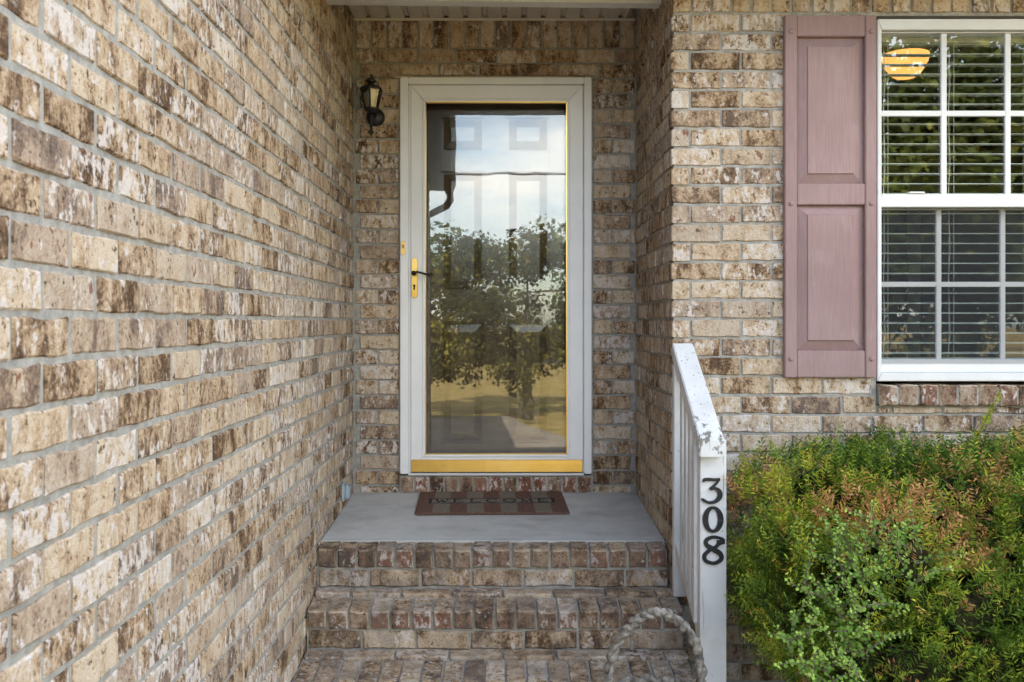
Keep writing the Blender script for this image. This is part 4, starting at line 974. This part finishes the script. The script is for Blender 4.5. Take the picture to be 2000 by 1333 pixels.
mb.build('stem', M['twig'], vn)

# ------------------------------------------------------------------ trees in the garden behind the camera (seen in the glass)
def star_leaf(P, nrm, sz, rot):
    """maple-like leaf, 5 lobes, as triangle fan quads -> tris"""
    ang = np.array([90, 62, 40, 15, -12, -40, -90, 220, 192, 165, 140, 118]) * np.pi / 180; rad = np.array([1, .48, .85, .42, .70, .35, .30, .35, .70, .42, .85, .48])
    u = unit(np.cross(nrm, rot)); v = np.cross(nrm, u); m = len(P)
    pts = P[:, None, :] + (u[:, None, :] * (np.cos(ang) * rad)[None, :, None] + v[:, None, :] * (np.sin(ang) * rad)[None, :, None]) * sz[:, None, None]
    V = np.concatenate([P[:, None, :] + nrm[:, None, :] * sz[:, None, None] * .1, pts], 1).reshape(-1, 3); b = np.arange(m)[:, None] * 13
    f = np.stack([np.stack([np.zeros(12, int), 1 + np.arange(12), 1 + (np.arange(12) + 1) % 12], 1)] * m) + b[:, :, None]
    return V, f.reshape(-1, 3), m
def garden_tree(name, label, base, trunk_h, trunk_r, blobs, nleaf, lsz, mat, toner, seed, group=None):
    rg_ = np.random.default_rng(seed); t = thing(name, label, 'tree', base, group); bl_ = np.array(blobs)
    w = bl_[:, 3] ** 2; idx = rg_.choice(len(bl_), nleaf, p=w / w.sum()); d = unit(rg_.normal(size=(nleaf, 3))); P = bl_[idx, :3] + d * (bl_[idx, 3] * rg_.uniform(.45, 1.05, nleaf))[:, None] * np.array([1, 1, .85]) + np.array(base)
    nrm = unit(d + rg_.normal(size=(nleaf, 3)) * .7 + np.array([0, 0, .3])); V, f, m = star_leaf(P, nrm, lsz * rg_.uniform(.7, 1.2, nleaf), rg_.normal(size=(nleaf, 3)))
    tone = np.clip(toner(P) + rg_.normal(size=nleaf) * .18, 0, 1); o = fast_mesh('crown', V, f, np.repeat(tone, 12), mat, t); tag(o, kind='stuff')
    mb = MB(); b = Vector(base); top = b + Vector((0, 0, trunk_h)); mb.tube([b - Vector((0, 0, .1)), b + Vector((0, 0, .15)), b.lerp(top, .5), top], [trunk_r * 1.3, trunk_r, trunk_r * .85, trunk_r * .6], 10)
    for q in bl_[:: max(1, len(bl_) // 14)]:
        e = b + Vector(q[:3]); s0 = b.lerp(top, rg_.uniform(.55, 1.0)); mb.tube([s0, s0.lerp(e, .5) + Vector((0, 0, .08 * trunk_h)), e], [trunk_r * .45, trunk_r * .3, trunk_r * .1], 6)
    mb.build('trunk', M['bark'], t); return t
rg2 = np.random.default_rng(5); mbl = []
for i in range(70):
    a = rg2.uniform(0, 6.28); h = rg2.uniform(1.0, 2.75); rr = 2.4 * math.sin(min(1, (3.15 - h) / 1.5) * 1.45) * rg2.uniform(.35, 1); mbl.append((rr * math.cos(a) - .35, rr * math.sin(a) * .8, h, rg2.uniform(.26, .42)))
mbl += [(rg2.uniform(-1.5, 1.0), rg2.uniform(-.3, .9), rg2.uniform(.75, 1.5), .32) for _ in range(30)]
mbl += [(-.9, .5, 1.1, .35), (-.45, .8, .85, .3), (-.15, .9, .6, .24), (.0, 1.0, .35, .18), (-1.3, .3, 1.5, .35), (.6, .3, 1.2, .35), (.9, .1, 1.6, .35)]
garden_tree('maple_tree', 'small yellowing maple tree on the lawn, reflected in the door glass', (.42, -5.35, GROUND - .05), 1.5, .085, mbl, 17000, .056, M['maple'], lambda P: .35 + .3 * vnoise(P, 3, 8), 21)
big = [(rg2.normal() * 1.7, rg2.normal() * 1.4, 3.9 + rg2.normal() * 1.1, rg2.uniform(.7, 1.15)) for _ in range(60)]
big += [(x_, -.5, z_, 1.1) for x_ in (-2.6, -1.3, 0, 1.3, 2.4) for z_ in (2.4, 4.0, 5.4, 6.6, 7.6)]
garden_tree('shade_tree', 'large leafy shade tree in the garden, reflected in the window panes', (8.2, -9.0, GROUND - .05), 3.4, .22, big, 24000, .14, M['tree'], lambda P: .4 + .3 * vnoise(P, 2, 4), 22)
for i, (x, y, sc) in enumerate(((-9, -48, 1.5), (-2.5, -55, 1.25), (5, -50, 1.5), (12, -46, 1.35), (19, -40, 1.4), (26, -44, 1.7), (-17, -50, 1.6), (34, -36, 1.5))):
    bb = [(rg2.normal() * 1.7 * sc, rg2.normal() * 1.4 * sc, (3.2 + rg2.normal() * 1.0) * sc, rg2.uniform(.8, 1.3) * sc) for _ in range(16)]
    garden_tree('distant_tree', 'green tree across the road, reflected small in the glass', (x, y, GROUND - .05), 3.0 * sc, .22, bb, 1300, .30, M['tree'], lambda P: .4 + .3 * vnoise(P, .8, 4), 40 + i, 'trees across the road')
mb = MB(); pts = [(-30 + i * 3, -14 - .02 * i, 4.15 - .035 * i + .004 * (i - 10) ** 2 * .3) for i in range(21)]; mb.tube(pts, .035, 6)
o = mb.build('power_line', M['black']); tag(o, 'dark overhead power line crossing the sky in the door reflection', 'cable')
mb = MB(); pts = [(-30 + i * 3, -20, 9.6 - .02 * i) for i in range(21)]; mb.tube(pts, .018, 6)
o = mb.build('power_line', M['black']); tag(o, 'thin upper overhead wire just below the eave in the door reflection', 'cable')
